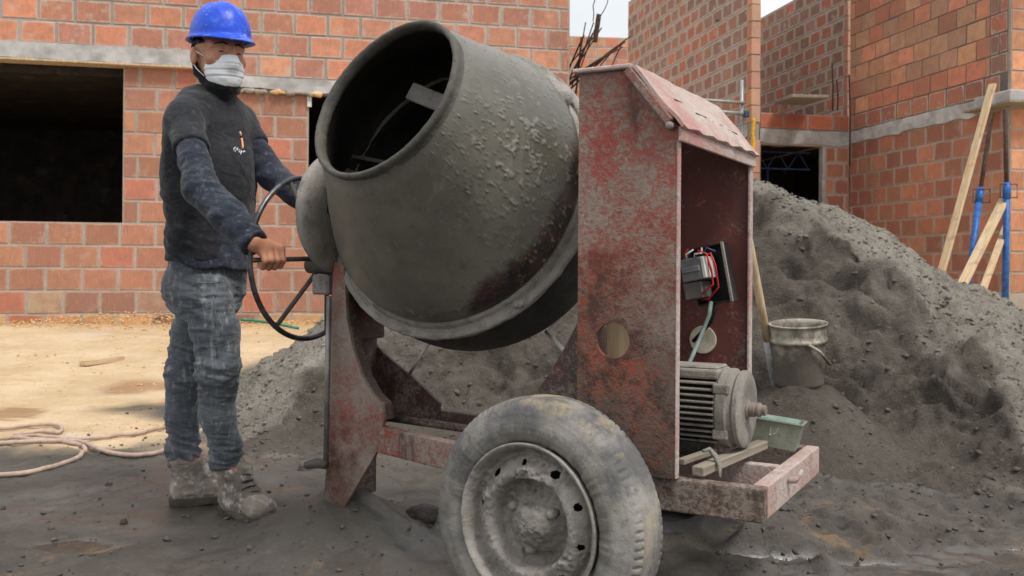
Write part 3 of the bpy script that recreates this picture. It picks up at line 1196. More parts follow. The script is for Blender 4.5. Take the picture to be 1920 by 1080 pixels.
for i in range(7):
    q = x_lint + 0.05 + i * 0.16 + random.uniform(-.06, .06)
    w_ = random.uniform(.05, .17)
    fl_m = Field((q - 0.05, -0.10, 2.66), (q + w_ + 0.05, 0.02, 2.82), 0.008)
    for k in range(5):
        fl_m.ell((q + w_ * k / 4, -0.045 + random.uniform(-.012, .006), 2.752 + random.uniform(-.018, .008)), (random.uniform(.018, .04), 0.022, random.uniform(.012, .026)), 0.02)
    Vm, Fm = fl_m.surface()
    Vm = Vm + vnormals(Vm, Fm) * (0.012 * fbm(Vm * 22, 3, 90 + i))[:, None]
    obj('mortar_lump', mesh_from('mortar_lump', Vm, Fm, M['mortar'] if i % 3 else M['earth']), house)
MB().box((x_door0 - 0.02, -0.03, 2.60), (x_door0 + 0.03, -0.008, 2.72), 0.004).build('paper_tag', M['white_plastic'], house)

# ---------------------------------------------------------------- the far wall, the two parallel walls and the house on the right
TH = math.atan2(-0.9796, 0.2011)               # walls that run towards the camera


def wall_root(name, u, Y, ang, label, cat='wall', group=None):
    q = P(u, 500, Y)
    o = empty(name, (q.x, q.y, 0), ang)
    tag(o, label, cat, group)
    return o


# wall A: its far end is the origin, local x runs to the camera, local y points away (to the right)
qa = P(1410, 300, 13.7)
LA = 5.6
oa = Vector((qa.x - 0.2011 * LA, qa.y + 0.9796 * LA, 0))
wall_a = empty('brick_wall', oa, TH)
tag(wall_a, 'tall weathered brick wall with mortar smears rising above the motor box roof', 'wall')
wall_core(0, LA - 0.02, 0.0, 6.15, 0.0, 0.115).build('mortar_bed', M['mortar'], wall_a)
courses(wall_a, 0.0, LA - 0.14, 2.94, 13, [], 'weath', 'brick_smeared', 0.05, lambda x, z: not (x < 1.6 and z < 3.6))
courses(wall_a, LA - 2.6, LA - 0.14, 2.75 - 4 * BH, 4, [], 'deep', 'brick_plain', 0.05)
for r in range(19):
    z = 2.94 + (r - 6) * BH + BH / 2
    if not 2.7 < z < 2.99:
        put_brick(wall_a, LA - 0.075, z, 0.40, 1.0, 0.136, 'lit' if r % 2 else 'new', 'brick_plain', y=-0.012)
rough_slab('floor_band', wall_a, 0.0, LA - 0.145, -0.012, 0.1, 2.752, 2.935, M['concrete'], 5, jag=0.015)

# wall B, behind the door wall
qb = P(1590, 300, 15.2)
LB = 3.5
ob = Vector((qb.x - 0.2011 * LB, qb.y + 0.9796 * LB, 0))
wall_b = empty('brick_wall', ob, TH)
tag(wall_b, 'upper brick wall set back behind the dark doorway, topped by open sky', 'wall')
wall_core(0, LB - 0.02, 2.9, 5.60, 0.0, 0.115).build('mortar_bed', M['mortar'], wall_b)
courses(wall_b, 0.0, LB - 0.12, 3.18, 10, [], 'weath', 'brick_smeared', 0.12)
for r in range(10):
    put_brick(wall_b, LB - 0.065, 3.18 + r * BH + BH / 2, 0.34, 1.0, 0.13, 'new', 'brick_plain', y=-0.010)

# house on the right: long wall, door wall, end face
P0 = P(1593, 300, 14.6)
rh = empty('brick_building', (P0.x, P0.y, 0), TH)
tag(rh, 'two storey brick building with timber and blue props leaning on its corner', 'building')
LR = 3.40
wall_core(0.002, LR, -0.1, 2.80, 0.0, 0.12).build('mortar_bed', M['mortar'], rh)
wall_core(0.002, LR, 2.80, 5.6, 0.001, 0.119).build('mortar_bed', M['mortar_dark'], rh)
courses(rh, 0.0, LR, 2.75 - 9 * BH, 9, [], 'deep', 'brick_plain', 0.07)
courses(rh, 0.0, LR - 0.12, 2.94, 1, [], 'deep', 'brick_fresh', 0.1)
courses(rh, 0.0, LR - 0.30, 2.94 + BH, 9, [], 'new', 'brick_clean', 0.14, jt=0.016)
courses(rh, LR - 0.30, LR, 2.94 + BH, 9, [], 'weath', 'brick_fresh', 0.2)
rough_slab('floor_band', rh, -0.05, LR - 0.42, -0.022, 0.1, 2.745, 2.932, M['concrete'], 6, jag=0.02)
# end face towards the camera, right of the corner
ef = MB()
ef.box((LR + 0.001, 0.0, -0.1), (LR + 0.045, 2.6, 5.5))
ef.build('end_wall', M['mortar'], rh)
for r in range(20):
    z = 2.75 - (9 - r) * BH + BH / 2 if r < 9 else 2.94 + (r - 9) * BH + BH / 2
    if r % 2:
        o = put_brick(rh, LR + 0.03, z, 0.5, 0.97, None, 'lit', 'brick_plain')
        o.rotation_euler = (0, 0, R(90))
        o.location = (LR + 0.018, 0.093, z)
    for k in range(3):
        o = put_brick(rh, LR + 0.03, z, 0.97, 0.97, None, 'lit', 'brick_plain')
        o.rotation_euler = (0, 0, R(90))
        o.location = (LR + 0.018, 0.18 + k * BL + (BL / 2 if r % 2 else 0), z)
cs = MB()
cs.box((LR - 0.40, -0.15, 2.80), (LR + 0.22, 1.5, 2.93), 0.012)
cs.build('slab_edge', M['concrete'], rh)
fb = MB()
fb.box((LR - 0.55, -0.20, 2.772), (LR + 0.28, 1.5, 2.797), 0.003)
fb.build('form_board', M['wood_grey'], rh)
# door wall: continues to the left from the corner, facing the camera
dr = empty('door_wall', (P0.x, P0.y, 0), math.atan2(0.2011, 0.9796))
dr.name = 'doorway_front'
tag(dr, 'brick front with a dark doorway and blue steel truss, right of the motor box', 'wall')
dx = lambda u: on_wall(u, P0.x, P0.y, math.atan2(0.2011, 0.9796))
d0, d1, dE = dx(1425), dx(1546), -0.01
wall_core(d0 - 0.3, dE, -0.1, 2.74, 0.0, 0.12, [(d0, d1, -0.1, 2.70)]).build('mortar_bed', M['mortar'], dr)
courses(dr, d1, dE, 2.70 - 9 * BH, 9, [], 'deep', 'brick_fresh', 0.1)
rough_slab('lintel', dr, d0 - 0.02, dE, -0.015, 0.3, 2.72, 2.932, M['concrete'], 8, jag=0.02)
MB().box((d0 - 0.02, 0.012, 2.936), (dE, 0.11, 3.175)).build('mortar_bed', M['mortar'], dr)
courses(dr, d0 - 0.02, dE, 2.938, 1, [], [(190, 92, 62)][0], 'brick_plain', 0.1, bl=0.40)
MB().box((d0, 0.12, 2.95), (dE + 0.2, 1.1, 3.1)).build('floor_slab', M['concrete'], dr)
MB().box((d1 - 0.05, -0.012, -0.1), (d1, 0.10, 2.715), 0.004).build('door_jamb', M['concrete'], dr)
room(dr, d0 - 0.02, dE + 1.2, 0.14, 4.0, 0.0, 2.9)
tr = MB()
zt0, zt1 = 2.40, 2.66
for z in (zt0, zt1):
    tr.tube([(d0 - 0.02, 0.5, z), (d1 + 0.02, 0.5, z)], 0.014, 8)
nn = 6
for i in range(nn):
    a = d0 + (d1 - d0) * i / nn
    b = d0 + (d1 - d0) * (i + 1) / nn
    tr.tube([(a, 0.5, zt1 if i % 2 else zt0), (b, 0.5, zt0 if i % 2 else zt1)], 0.009, 6)
tr.tube([(d0 + 0.36, 0.5, 0.0), (d0 + 0.36, 0.5, zt0)], 0.02, 8)
to = tr.build('steel_truss', m_plain('dull_blue_truss', (44, 62, 98), 0.6), None, smooth=True)
to.matrix_world = Matrix.Translation((P0.x, P0.y, 0)) @ Matrix.Rotation(math.atan2(0.2011, 0.9796), 4, 'Z')
tag(to, 'blue lattice truss on a post inside the dark doorway', 'truss')

# far wall in the gap, under the open sky
qf = P(1085, 300, 22.0)
far = empty('brick_wall', (qf.x - 0.4, qf.y, 0), R(6))
tag(far, 'small far orange brick wall seen in the gap behind the tangled rebar', 'wall')
wall_core(0, 3.0, 0.0, 6.15, 0.0, 0.2).build('mortar_bed', M['mortar'], far)
courses(far, 0.0, 3.0, 6.15 - 8 * BH, 8, [], 'new', 'brick_fresh', 0.1)
# ================================================================== the concrete mixer
# local axes: a along the yoke (to the right), b across (away from the camera), z up
WX, WY, CA, SA = 0.053, 2.115, 0.8746, 0.4848
WR = 0.279
mixer = empty('concrete_mixer', (WX, WY, 0), -math.atan2(SA, CA))
tag(mixer, 'worn red tilting drum concrete mixer on two rubber wheels caked with cement', 'concrete mixer')


def ab(u, v, b):
    """the mixer's own coordinates of what the photograph shows at (u, v), b across"""
    k = (u - 960 + ROLL * (v - 500)) / FPX
    a = (k * (WY + CA * b) - WX - SA * b) / (CA + k * SA)
    Y = WY - SA * a + CA * b
    return Vector((a, b, H - (v - 500 - ROLL * (u - 960)) / FPX * Y))


def to_local(p):
    x, y = p[0] - WX, p[1] - WY
    return Vector((x * CA - y * SA, x * SA + y * CA, p[2]))


def lathe_np(prof, n, origin, axis, disp=None, bend=None):
    """prof: (along, radius) rows; disp(m, ang, r, k) -> (dm, dr). Returns V, F, (rows, n)"""
    prof = np.array(prof, float)
    ax = np.array(axis, float)
    ax /= np.linalg.norm(ax)
    e = np.cross(ax, [0, 0, 1.0]) if abs(ax[2]) < 0.999 else np.array([1.0, 0, 0])
    e /= np.linalg.norm(e)
    g = np.cross(ax, e)
    th = np.arange(n) * 2 * np.pi / n
    m = np.repeat(prof[:, :1], n, 1)
    r = np.repeat(prof[:, 1:2], n, 1)
    T = np.repeat(th[None], len(prof), 0)
    if disp is not None:
        dm, dr = disp(m, T, r)
        m, r = m + dm, r + dr
    if bend is not None:
        # the axis leans from ax to a second direction towards a far centre
        far_c, ax2, L = np.array(bend[0], float), np.array(bend[1], float), bend[2]
        t = np.clip(m / L, 0, 1)[..., None]
        D_ = ax * (1 - t) + ax2 * t
        D_ = D_ / np.linalg.norm(D_, axis=-1, keepdims=True)
        C_ = np.where(m[..., None] >= 0, np.array(origin) + (far_c - np.array(origin)) * (m / L)[..., None], np.array(origin) + m[..., None] * ax)
        E_ = np.cross(D_, [0, 0, 1.0])
        E_ = E_ / np.linalg.norm(E_, axis=-1, keepdims=True)
        G_ = np.cross(D_, E_)
        V = C_ + r[..., None] * (np.cos(T)[..., None] * E_ + np.sin(T)[..., None] * G_)
        I = np.arange(len(prof) * n).reshape(len(prof), n)
        J = np.roll(I, -1, 1)
        F = np.stack([I[:-1], J[:-1], J[1:], I[1:]], -1).reshape(-1, 4)
        return V.reshape(-1, 3), F, m, T, r
    V = np.array(origin) + m[..., None] * ax + r[..., None] * (np.cos(T)[..., None] * e + np.sin(T)[..., None] * g)
    I = np.arange(len(prof) * n).reshape(len(prof), n)
    J = np.roll(I, -1, 1)
    F = np.stack([I[:-1], J[:-1], J[1:], I[1:]], -1).reshape(-1, 4)
    return V.reshape(-1, 3), F, m, T, r


def resample(pts, step):
    pts = np.array(pts, float)
    out = [pts[0]]
    for p, q in zip(pts[:-1], pts[1:]):
        k = max(1, int(round(np.linalg.norm(q - p) / step)))
        for i in range(1, k + 1):
            out.append(p + (q - p) * i / k)
    return np.array(out)


def smooth_prof(pts, step, it=2):
    q = resample(pts, step)
    for _ in range(it):
        q[1:-1] = 0.25 * q[:-2] + 0.5 * q[1:-1] + 0.25 * q[2:]
    return q


# ---- materials of the mixer
def m_drum():
    g = NM('cement_coated_drum')
    v = g.co('World')
    band, crust = g.attr('band'), g.attr('crust')
    n1, n2, n3 = g.noise(v, 3.0, 6, 0.6), g.noise(v, 22, 5, 0.62), g.noise(v, 95, 4, 0.7)
    film = g.mix(g.mr(n1, 0.3, 0.7), c8(86, 84, 75), c8(112, 109, 99))
    film = g.mix(g.mr(n2, 0.5, 0.75, 0, 0.4), film, c8(70, 68, 59))
    stx = g.noise(g.mapv(g.co('Generated'), (1, 1, 0.2)), 16, 6, 0.7)
    film = g.mix(g.mr(stx, 0.55, 0.7, 0, 0.4), film, c8(126, 122, 110))
    film = g.mix(g.mr(n3, 0.58, 0.7, 0, 0.5), film, c8(132, 127, 115))
    dark = g.mix(g.mr(n2, 0.42, 0.6), c8(42, 37, 35), c8(72, 48, 43))
    dark = g.mix(g.mr(n3, 0.5, 0.7, 0, 0.6), dark, c8(88, 84, 78))
    bn = g.ma('ADD', band, g.ma('MULTIPLY', g.ma('SUBTRACT', n1, 0.5), 1.5))
    col = g.mix(g.mr(bn, 0.42, 0.62), film, dark)
    col = g.mix(g.mr(crust, 0.1, 0.6, 0, 0.75), col, g.mix(n3, c8(112, 110, 102), c8(142, 139, 130)))
    n8 = g.noise(v, 48, 7, 0.76)
    col = g.mix(g.mr(n8, 0.56, 0.70, 0, 0.45), col, c8(58, 57, 51))
    h = g.ma('ADD', g.ma('MULTIPLY', n2, 0.35), g.ma('ADD', g.ma('MULTIPLY', n8, 0.6), g.ma('MULTIPLY', n3, g.ma('ADD', 0.3, crust))))
    rough = g.mr(n1, 0.3, 0.7, 0.30, 0.48)
    return g.done(col, rough, g.bump(h, 0.4, 0.003), spec=0.5)


def m_tyre():
    g = NM('dusty_tyre')
    v = g.co('Object')
    n1, n2, n3 = g.noise(v, 6, 6, 0.65), g.noise(v, 26, 6, 0.66), g.noise(v, 110, 4, 0.7)
    crown = g.attr('crown')
    rub = g.mix(n2, c8(78, 78, 79), c8(104, 103, 103))
    col = g.mix(g.mr(n1, 0.36, 0.62, 0, 0.85), rub, g.mix(n3, c8(136, 132, 126), c8(164, 160, 153)))
    col = g.mix(g.mr(n2, 0.52, 0.72, 0, 0.7), col, c8(92, 86, 78))
    tan = g.noise(g.mapv(v, loc=(3, 7, 1)), 9, 5, 0.65)
    col = g.mix(g.ma('MULTIPLY', g.mr(tan, 0.50, 0.68, 0, 0.55), g.ma('ADD', 0.1, g.ma('MULTIPLY', crown, 0.9))), col, c8(176, 158, 126))
    col = g.mix(g.mr(g.attr('mud'), 0.2, 0.7), col, g.mix(n2, c8(96, 92, 86), c8(134, 130, 123)))
    n4 = g.noise(v, 260, 3, 0.7)
    col = g.mix(g.mr(n4, 0.55, 0.7, 0, 0.35), col, c8(72, 69, 65))
    h = g.ma('ADD', g.ma('MULTIPLY', n2, 0.6), g.ma('ADD', g.ma('MULTIPLY', n3, 0.5), g.ma('MULTIPLY', n4, 0.4)))
    return g.done(col, 0.88, g.bump(h, 0.7, 0.004), spec=0.25)


M['red_post'] = m_painted('post_paint', c8(142, 74, 64), c8(160, 116, 108), 0.74, 0.35, (0.36, 0.16))
M['drum'] = m_drum()
M['tyre'] = m_tyre()

# ---- drum
def wdir(az, el):
    return Vector((-math.sin(az) * math.cos(el), -math.cos(az) * math.cos(el), math.sin(el)))


def dir_local(d):
    return Vector((d.x * CA - d.y * SA, d.x * SA + d.y * CA, d.z)).normalized()


DAX = dir_local(wdir(0.499, 0.313))                         # axis at the gear ring
MAX_ = dir_local(wdir(0.6899, 0.4543))                      # axis at the mouth
DC = to_local((-0.165, 2.787, 1.068))                       # middle of the gear ring
MM = to_local((-0.3271, 2.4561, 1.2765))                    # middle of the mouth
ML = (MM - DC).length
BEND = (MM, MAX_, ML)


def drum_disp(m, T, r):
    p = np.stack([m.ravel() * 9, T.ravel() * 3.2, 0 * m.ravel()], -1)
    big = fbm(p * 0.55, 3, 201).reshape(m.shape)
    fine = fbm(np.stack([m.ravel() * 55, np.cos(T.ravel()) * 20, np.sin(T.ravel()) * 20], -1), 4, 202).reshape(m.shape)
    drop = fbm(np.stack([m.ravel() * 150, np.cos(T.ravel()) * 52, np.sin(T.ravel()) * 52], -1), 2, 203).reshape(m.shape)
    # a spattered patch towards the camera's right
    ang = np.angle(np.exp(1j * (T - SPT)))
    patch = np.exp(-((m - 0.20) / 0.17) ** 2 - (ang / 0.62) ** 2)
    low = np.exp(-((m - 0.05) / 0.05) ** 2) * 0.5
    msk = np.clip(patch * 1.0 + low + 0.28 * big - 0.12, 0, 1)
    c = np.clip(fine * 2.2 + 1.5 * drop - 0.35, 0, 1) * msk
    spat = np.clip(drop * 3.0 - 1.5, 0, 1) * sstep(-0.1, 0.3, big)
    c = np.clip(c + 0.6 * spat, 0, 1)
    crust_store.append(c)
    return 0 * m, 0.0012 * big + 0.0045 * c


crust_store = []
prof_out = smooth_prof([(-0.004, 0.392), (0.010, 0.400), (0.03, 0.4035), (0.06, 0.402), (0.10, 0.388), (0.16, 0.361), (0.212, 0.336), (0.25, 0.315), (0.315, 0.284), (0.38, 0.254), (ML - 0.020, 0.2385), (ML - 0.010, 0.2335)], 0.0035, 5)
lip = [(ML - 0.020, 0.2370), (ML - 0.012, 0.2340), (ML - 0.004, 0.2365), (ML + 0.004, 0.2385), (ML + 0.011, 0.2360), (ML + 0.014, 0.2300), (ML + 0.011, 0.2245), (ML + 0.003, 0.2215), (ML - 0.008, 0.2210), (ML - 0.020, 0.2230), (ML - 0.022, 0.2300), (ML - 0.020, 0.2370)]
prof_in = smooth_prof([(ML - 0.010, 0.2255), (ML - 0.02, 0.2265), (0.37, 0.246), (0.25, 0.302), (0.16, 0.348), (0.06, 0.388), (0.0, 0.39), (-0.10, 0.40), (-0.20, 0.39), (-0.28, 0.33), (-0.315, 0.2), (-0.32, 0.02)], 0.02, 2)
# where on the drum the camera's right is
_ax = np.array(DAX)
_e = np.cross(_ax, [0, 0, 1.0]); _e /= np.linalg.norm(_e)
_g = np.cross(_ax, _e)
_t = np.array(to_local((0.35, 2.0, 1.25))) - np.array(DC)
SPT = math.atan2(_t @ _g, _t @ _e)
Vd, Fd, md, Td, rd = lathe_np(prof_out, 900, DC, DAX, drum_disp, BEND)
me = mesh_from('drum', Vd, Fd[:, ::-1], M['drum'])
bnd = sstep(0.16, 0.02, md) * 0.75
angd = np.angle(np.exp(1j * (Td - SPT + 0.25)))
bnd = bnd * (0.25 + 0.95 * np.exp(-(angd / 0.9) ** 2))
me.attributes.new('band', 'FLOAT', 'POINT').data.foreach_set('value', bnd.ravel().astype(np.float32))
me.attributes.new('crust', 'FLOAT', 'POINT').data.foreach_set('value', crust_store[0].ravel().astype(np.float32))
drum = obj('drum', me, mixer)
Vl, Fl, *_ = lathe_np(np.array(lip) - np.array([[ML, 0]]), 200, MM, MAX_, lambda m, T, r: (0.0010 * fbm(np.stack([m.ravel() * 60, np.cos(T.ravel()) * 30, np.sin(T.ravel()) * 30], -1), 3, 6).reshape(m.shape), 0.0022 * fbm(np.stack([m.ravel() * 50, np.cos(T.ravel()) * 12, np.sin(T.ravel()) * 12], -1), 4, 5).reshape(m.shape)))
obj('mouth_rim', mesh_from('mouth_rim', Vl, Fl[:, ::-1], M['crust_dark']), drum)
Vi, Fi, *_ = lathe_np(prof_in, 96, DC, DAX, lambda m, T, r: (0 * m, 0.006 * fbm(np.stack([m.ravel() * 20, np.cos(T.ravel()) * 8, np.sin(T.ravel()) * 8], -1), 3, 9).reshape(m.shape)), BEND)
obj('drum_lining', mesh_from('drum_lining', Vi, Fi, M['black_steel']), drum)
# mixing blades inside
bx_, by_ = Vector(_e), Vector(_g)
for (ang, m0, m1, r0) in ((SPT + 1.1, 0.02, 0.16, 0.29), (SPT + 2.9, 0.0, 0.16, 0.29), (SPT - 1.7, 0.0, 0.16, 0.29)):
    rad = math.cos(ang) * bx_ + math.sin(ang) * by_
    tan = DAX.cross(rad)
    Mx = Matrix((rad, tan, DAX)).transposed().to_4x4()
    Mx.translation = DC
    MB().box((r0 - 0.13, -0.006, m0), (r0 - 0.01, 0.006, m1), 0.002, Mx).build('mixing_blade', M['crust_dark'], drum)
bc0, bc1 = to_local(P(768, 170, 2.72)), to_local(P(880, 215, 2.66))
bd_ = (bc1 - bc0)
bu_ = DAX.cross(bd_).normalized()
Mx = Matrix((bd_.normalized(), bu_, bd_.normalized().cross(bu_))).transposed().to_4x4()
Mx.translation = bc0
MB().box((0, -0.026, -0.006), (bd_.length, 0.026, 0.006), 0.003, Mx).build('mixing_blade', M['crust'], drum)
# bowl behind the ring, then the toothed ring itself
Vb, Fb, *_ = lathe_np(smooth_prof([(-0.012, 0.400), (-0.06, 0.424), (-0.13, 0.437), (-0.20, 0.430), (-0.26, 0.405), (-0.31, 0.34), (-0.335, 0.25), (-0.345, 0.12), (-0.348, 0.004)], 0.02, 2), 128, DC, DAX)
obj('drum_bowl', mesh_from('drum_bowl', Vb, Fb, M['black_steel']), mixer)


def ring_disp(m, T, r):
    q = np.stack([m.ravel() * 40, np.cos(T.ravel()) * 10, np.sin(T.ravel()) * 10], -1)
    return 0.0035 * fbm(q, 4, 15).reshape(m.shape) + 0.0015 * fbm(q * 6, 2, 17).reshape(m.shape), 0.0022 * fbm(q * 2.2, 3, 16).reshape(m.shape)


ringp = resample([(-0.022, 0.392), (-0.024, 0.436), (-0.020, 0.4405), (-0.010, 0.4415), (-0.004, 0.439), (-0.001, 0.431), (0.001, 0.421), (-0.003, 0.418), (-0.003, 0.413), (0.004, 0.410), (0.011, 0.406), (0.012, 0.398), (0.010, 0.390), (0.0, 0.386)], 0.004)
Vr, Fr, *_ = lathe_np(ringp, 320, DC, DAX, ring_disp)
ring = obj('ring_gear', mesh_from('ring_gear', Vr, Fr[:, ::-1], M['crust']), mixer)
lug_w = to_local(P(958, 556, 2.55)) - DC
lug_a = math.atan2(lug_w.dot(by_), lug_w.dot(bx_))
p = DC + DAX * 0.004 + 0.428 * (math.cos(lug_a) * bx_ + math.sin(lug_a) * by_)
fl = Field(p - Vector((0.05, 0.05, 0.05)), p + Vector((0.05, 0.05, 0.05)), 0.003)
fl.ell(p, (0.016, 0.013, 0.012), 0.01)
fl.ell(p + Vector((0.012, -0.006, 0.004)), (0.010, 0.010, 0.009), 0.01)
Vc, Fc = fl.surface()
obj('lug', mesh_from('lug', Vc + vnormals(Vc, Fc) * (0.004 * fbm(Vc * 70, 3, 4))[:, None], Fc, M['crust']), ring)
# cement left on the shoulder of the drum beside the motor box
fl = Field((-0.5, 0.1, 0.9), (0.12, 0.8, 1.62), 0.006)
for k in range(16):
    t_ = k / 15
    ang = SPT + 0.62 + 0.75 * t_
    p = DC + DAX * (0.03 + 0.01 * math.sin(k * 2.1)) + (0.408 + 0.006 * math.sin(k * 1.3)) * (math.cos(ang) * bx_ + math.sin(ang) * by_)
    fl.ell(p, (0.024 + 0.006 * math.sin(k * 1.7), 0.022, 0.020), 0.025)
Vc, Fc = fl.surface()
if len(Vc):
    Nc = vnormals(Vc, Fc)
    Vc = Vc + Nc * (0.008 * fbm(Vc * 40, 3, 3))[:, None]
    obj('cement_crust', mesh_from('cement_crust', Vc, Fc, M['crust']), drum)

# ---- wheels
HUBZ = WR


def make_wheel(name, out):
    """out: -1 faces the camera, +1 the far side; built about its own hub"""
    root = empty(name)
    root.parent = mixer
    ax = (0, out, 0)

    def tdisp(m, T, r):
        q = np.stack([m.ravel() * 18, np.cos(T.ravel()) * 5, np.sin(T.ravel()) * 5], -1)
        d = 0.0010 * fbm(q * 2.0, 3, 25).reshape(m.shape)
        for rb in (0.203, 0.211, 0.246, 0.256):
            d = d + 0 * d
        tread = (r > 0.262) & (m < -0.012) & (m > -0.13)
        sh = ((m > -0.032) | (m < -0.108)) & tread
        lug = (np.mod(T / (2 * np.pi) * 92 + 1.2 * m / 0.14, 1.0) < 0.26)
        fill = sstep(0.1, -0.25, fbm(q * 0.7 + 3, 3, 28).reshape(m.shape))
        d = d - 0.0055 * (sh & lug) * (0.25 + 0.75 * fill)
        for gm in (-0.036, -0.070, -0.104):
            d = d - 0.006 * ((np.abs(m - gm) < 0.0035) & tread) * (0.3 + 0.7 * fill)
        left_ = 0.35 * np.cos(T - 3.3)
        md_ = np.clip(fbm(q * 0.9 + 5, 5, 26).reshape(m.shape) * 2.2 + 0.05 + left_, 0, 1) * sstep(0.245, 0.200, r) * (m > -0.05)
        mud_store.append(md_)
        return 0.006 * md_ * (0.8 + 0.5 * fbm(q * 3.5, 3, 29).reshape(m.shape)) + 0.0007 * fbm(q * 3, 2, 27).reshape(m.shape) + sum(0.0016 * np.exp(-((r - rb) / 0.0022) ** 2) for rb in (0.206, 0.216, 0.248, 0.257)) * (m > -0.05), d

    mud_store = []
    tp = smooth_prof([(-0.016, 0.178), (-0.004, 0.186), (0.004, 0.202), (0.006, 0.225), (0.000, 0.246), (-0.008, 0.262), (-0.014, 0.269), (-0.024, 0.2750), (-0.04, 0.2778), (-0.070, 0.279), (-0.10, 0.2778), (-0.116, 0.2745), (-0.126, 0.268), (-0.134, 0.258), (-0.142, 0.235), (-0.144, 0.215), (-0.134, 0.19), (-0.124, 0.178)], 0.0045, 1)
    V, F, m, T, r = lathe_np(tp, 528, (0, 0, 0), ax, tdisp)
    me = mesh_from('tyre', V, F[:, ::-1], M['tyre'])
    me.attributes.new('mud', 'FLOAT', 'POINT').data.foreach_set('value', mud_store[0].ravel().astype(np.float32))
    me.attributes.new('crown', 'FLOAT', 'POINT').data.foreach_set('value', sstep(0.235, 0.268, r).ravel().astype(np.float32))
    obj('tyre', me, root)
    rp = smooth_prof([(-0.05, 0.165), (-0.012, 0.176), (0.004, 0.182), (0.011, 0.183), (0.012, 0.178), (0.004, 0.1715), (-0.012, 0.166), (-0.030, 0.1600), (-0.034, 0.153), (-0.022, 0.147), (-0.010, 0.137), (-0.002, 0.125), (0.002, 0.114), (-0.004, 0.104), (-0.022, 0.098), (-0.040, 0.092), (-0.044, 0.080), (-0.036, 0.070), (-0.024, 0.060), (-0.008, 0.048), (0.006, 0.036), (0.014, 0.020), (0.016, 0.002)], 0.004, 2)

    def rdisp(m, T, r):
        q = np.stack([np.cos(T.ravel()) * r.ravel() * 26, np.sin(T.ravel()) * r.ravel() * 26, m.ravel() * 20], -1)
        n = fbm(q, 4, 35).reshape(m.shape)
        f = fbm(q * 4, 3, 36).reshape(m.shape)
        hub = sstep(0.075, 0.05, r)
        cake = sstep(-0.05, 0.35, fbm(q * 0.55 + 8, 3, 37).reshape(m.shape))
        inn = sstep(0.168, 0.150, r)
        return (0.0012 + 0.0035 * inn + 0.010 * hub) * n + (0.0012 + 0.0022 * inn) * f + 0.010 * cake * (f + 0.5) * sstep(0.178, 0.160, r), 0 * m

    n_ = 300
    V, F, m, T, r = lathe_np(rp, n_, (0, 0, 0), ax, rdisp)
    C3 = V[F].mean(1)
    hole = np.zeros(len(F), bool)
    for k in range(10):
        th = R(24 + 36 * k)
        if k in (5, 6, 7):
            continue
        c_ = np.array([0.137 * math.cos(th) * (-out) * 1, 0, 0.137 * math.sin(th)])
        tx = np.array([-math.sin(th) * (-out), 0, math.cos(th)])
        rx = np.array([math.cos(th) * (-out), 0, math.sin(th)])
        d = C3 - c_
        w = 1 + 0.25 * fbm(C3 * 150, 2, k)
        hole |= ((d @ tx / (0.0095 + 0.003 * math.sin(k * 2.7))) ** 2 + (d @ rx / 0.0072) ** 2 < w) & (C3[:, 1] * out > -0.032)
    me = mesh_from('rim', V, F[~hole][:, ::-1], M['crust'])
    rim = obj('rim', me, root)
    MB().lathe([(-0.055, 0.0), (-0.055, 0.16), (-0.06, 0.16), (-0.06, 0.0)], (0, 0, 0), ax, 40).build('dark_backing', M['black_steel'], root)  # dark disc added behind the vent holes for the shade inside
    for k in range(3):
        th = R(10 + 120 * k + 18)
        p = Vector((0.058 * math.cos(th) * (-out), out * -0.022, 0.058 * math.sin(th)))
        MB().lathe([(-0.02, 0.0), (-0.02, 0.013), (0.006, 0.0125), (0.014, 0.009), (0.018, 0.0)], p, ax, 10).build('wheel_nut', M['crust'], root, smooth=True)
    return root


w1 = make_wheel('wheel', -1)
w1.location = (-0.018, 0, HUBZ)
w1.rotation_euler = (0, 0, R(-7.5))
w2 = make_wheel('wheel', 1)
w2.location = (0.0, 0.95, HUBZ)
MB().tube([(0, 0.16, HUBZ), (0, 0.86, HUBZ)], 0.028, 16).build('axle', M['black_steel'], mixer, smooth=True)
MB().box((-0.045, 0.215, HUBZ + 0.02), (0.045, 0.265, 0.30), 0.004).build('axle_bracket', M['grimy'], mixer)
MB().box((-0.045, 0.74, HUBZ + 0.02), (0.045, 0.785, 0.30), 0.004).build('axle_bracket', M['grimy'], mixer)

# ---- base frame
ZB0, ZB1 = 0.298, 0.373
AE = 0.453
BF = 0.20
BR_ = 0.79


def rail(name, lo, hi, mat, bev=0.004):
    return MB().box(lo, hi, bev, seg=2).build(name, mat, mixer)


rail('near_rail', (-0.02, BF, ZB0), (AE, BF + 0.038, ZB1), M['grimy'])
rail('end_rail', (AE - 0.036, BF + 0.0385, ZB0 + 0.001), (AE - 0.0005, BR_, ZB1 - 0.001), M['pink'])
rail('far_rail', (-0.02, BR_ - 0.034, ZB0), (AE - 0.037, BR_, ZB1), M['grimy'])
q0 = ab(1400, 868, 0.5)
rail('cross_rail', (0.10, 0.475, ZB0 + 0.01), (AE - 0.037, 0.505, ZB1 - 0.003), M['pink'])
rail('cross_rail', (0.02, BF + 0.039, ZB0), (0.055, BR_ - 0.035, ZB1 - 0.004), M['grimy'])
hk = ab(1490, 888, 0.0)
hb = 0.425
MB().tube([(AE - 0.004, hb, 0.350), (AE + 0.016, hb, 0.352), (AE + 0.026, hb + 0.004, 0.364), (AE + 0.03, hb + 0.012, 0.376)], [0.008, 0.008, 0.006, 0.004], 8).build('hook', M['pink'], mixer, smooth=True)


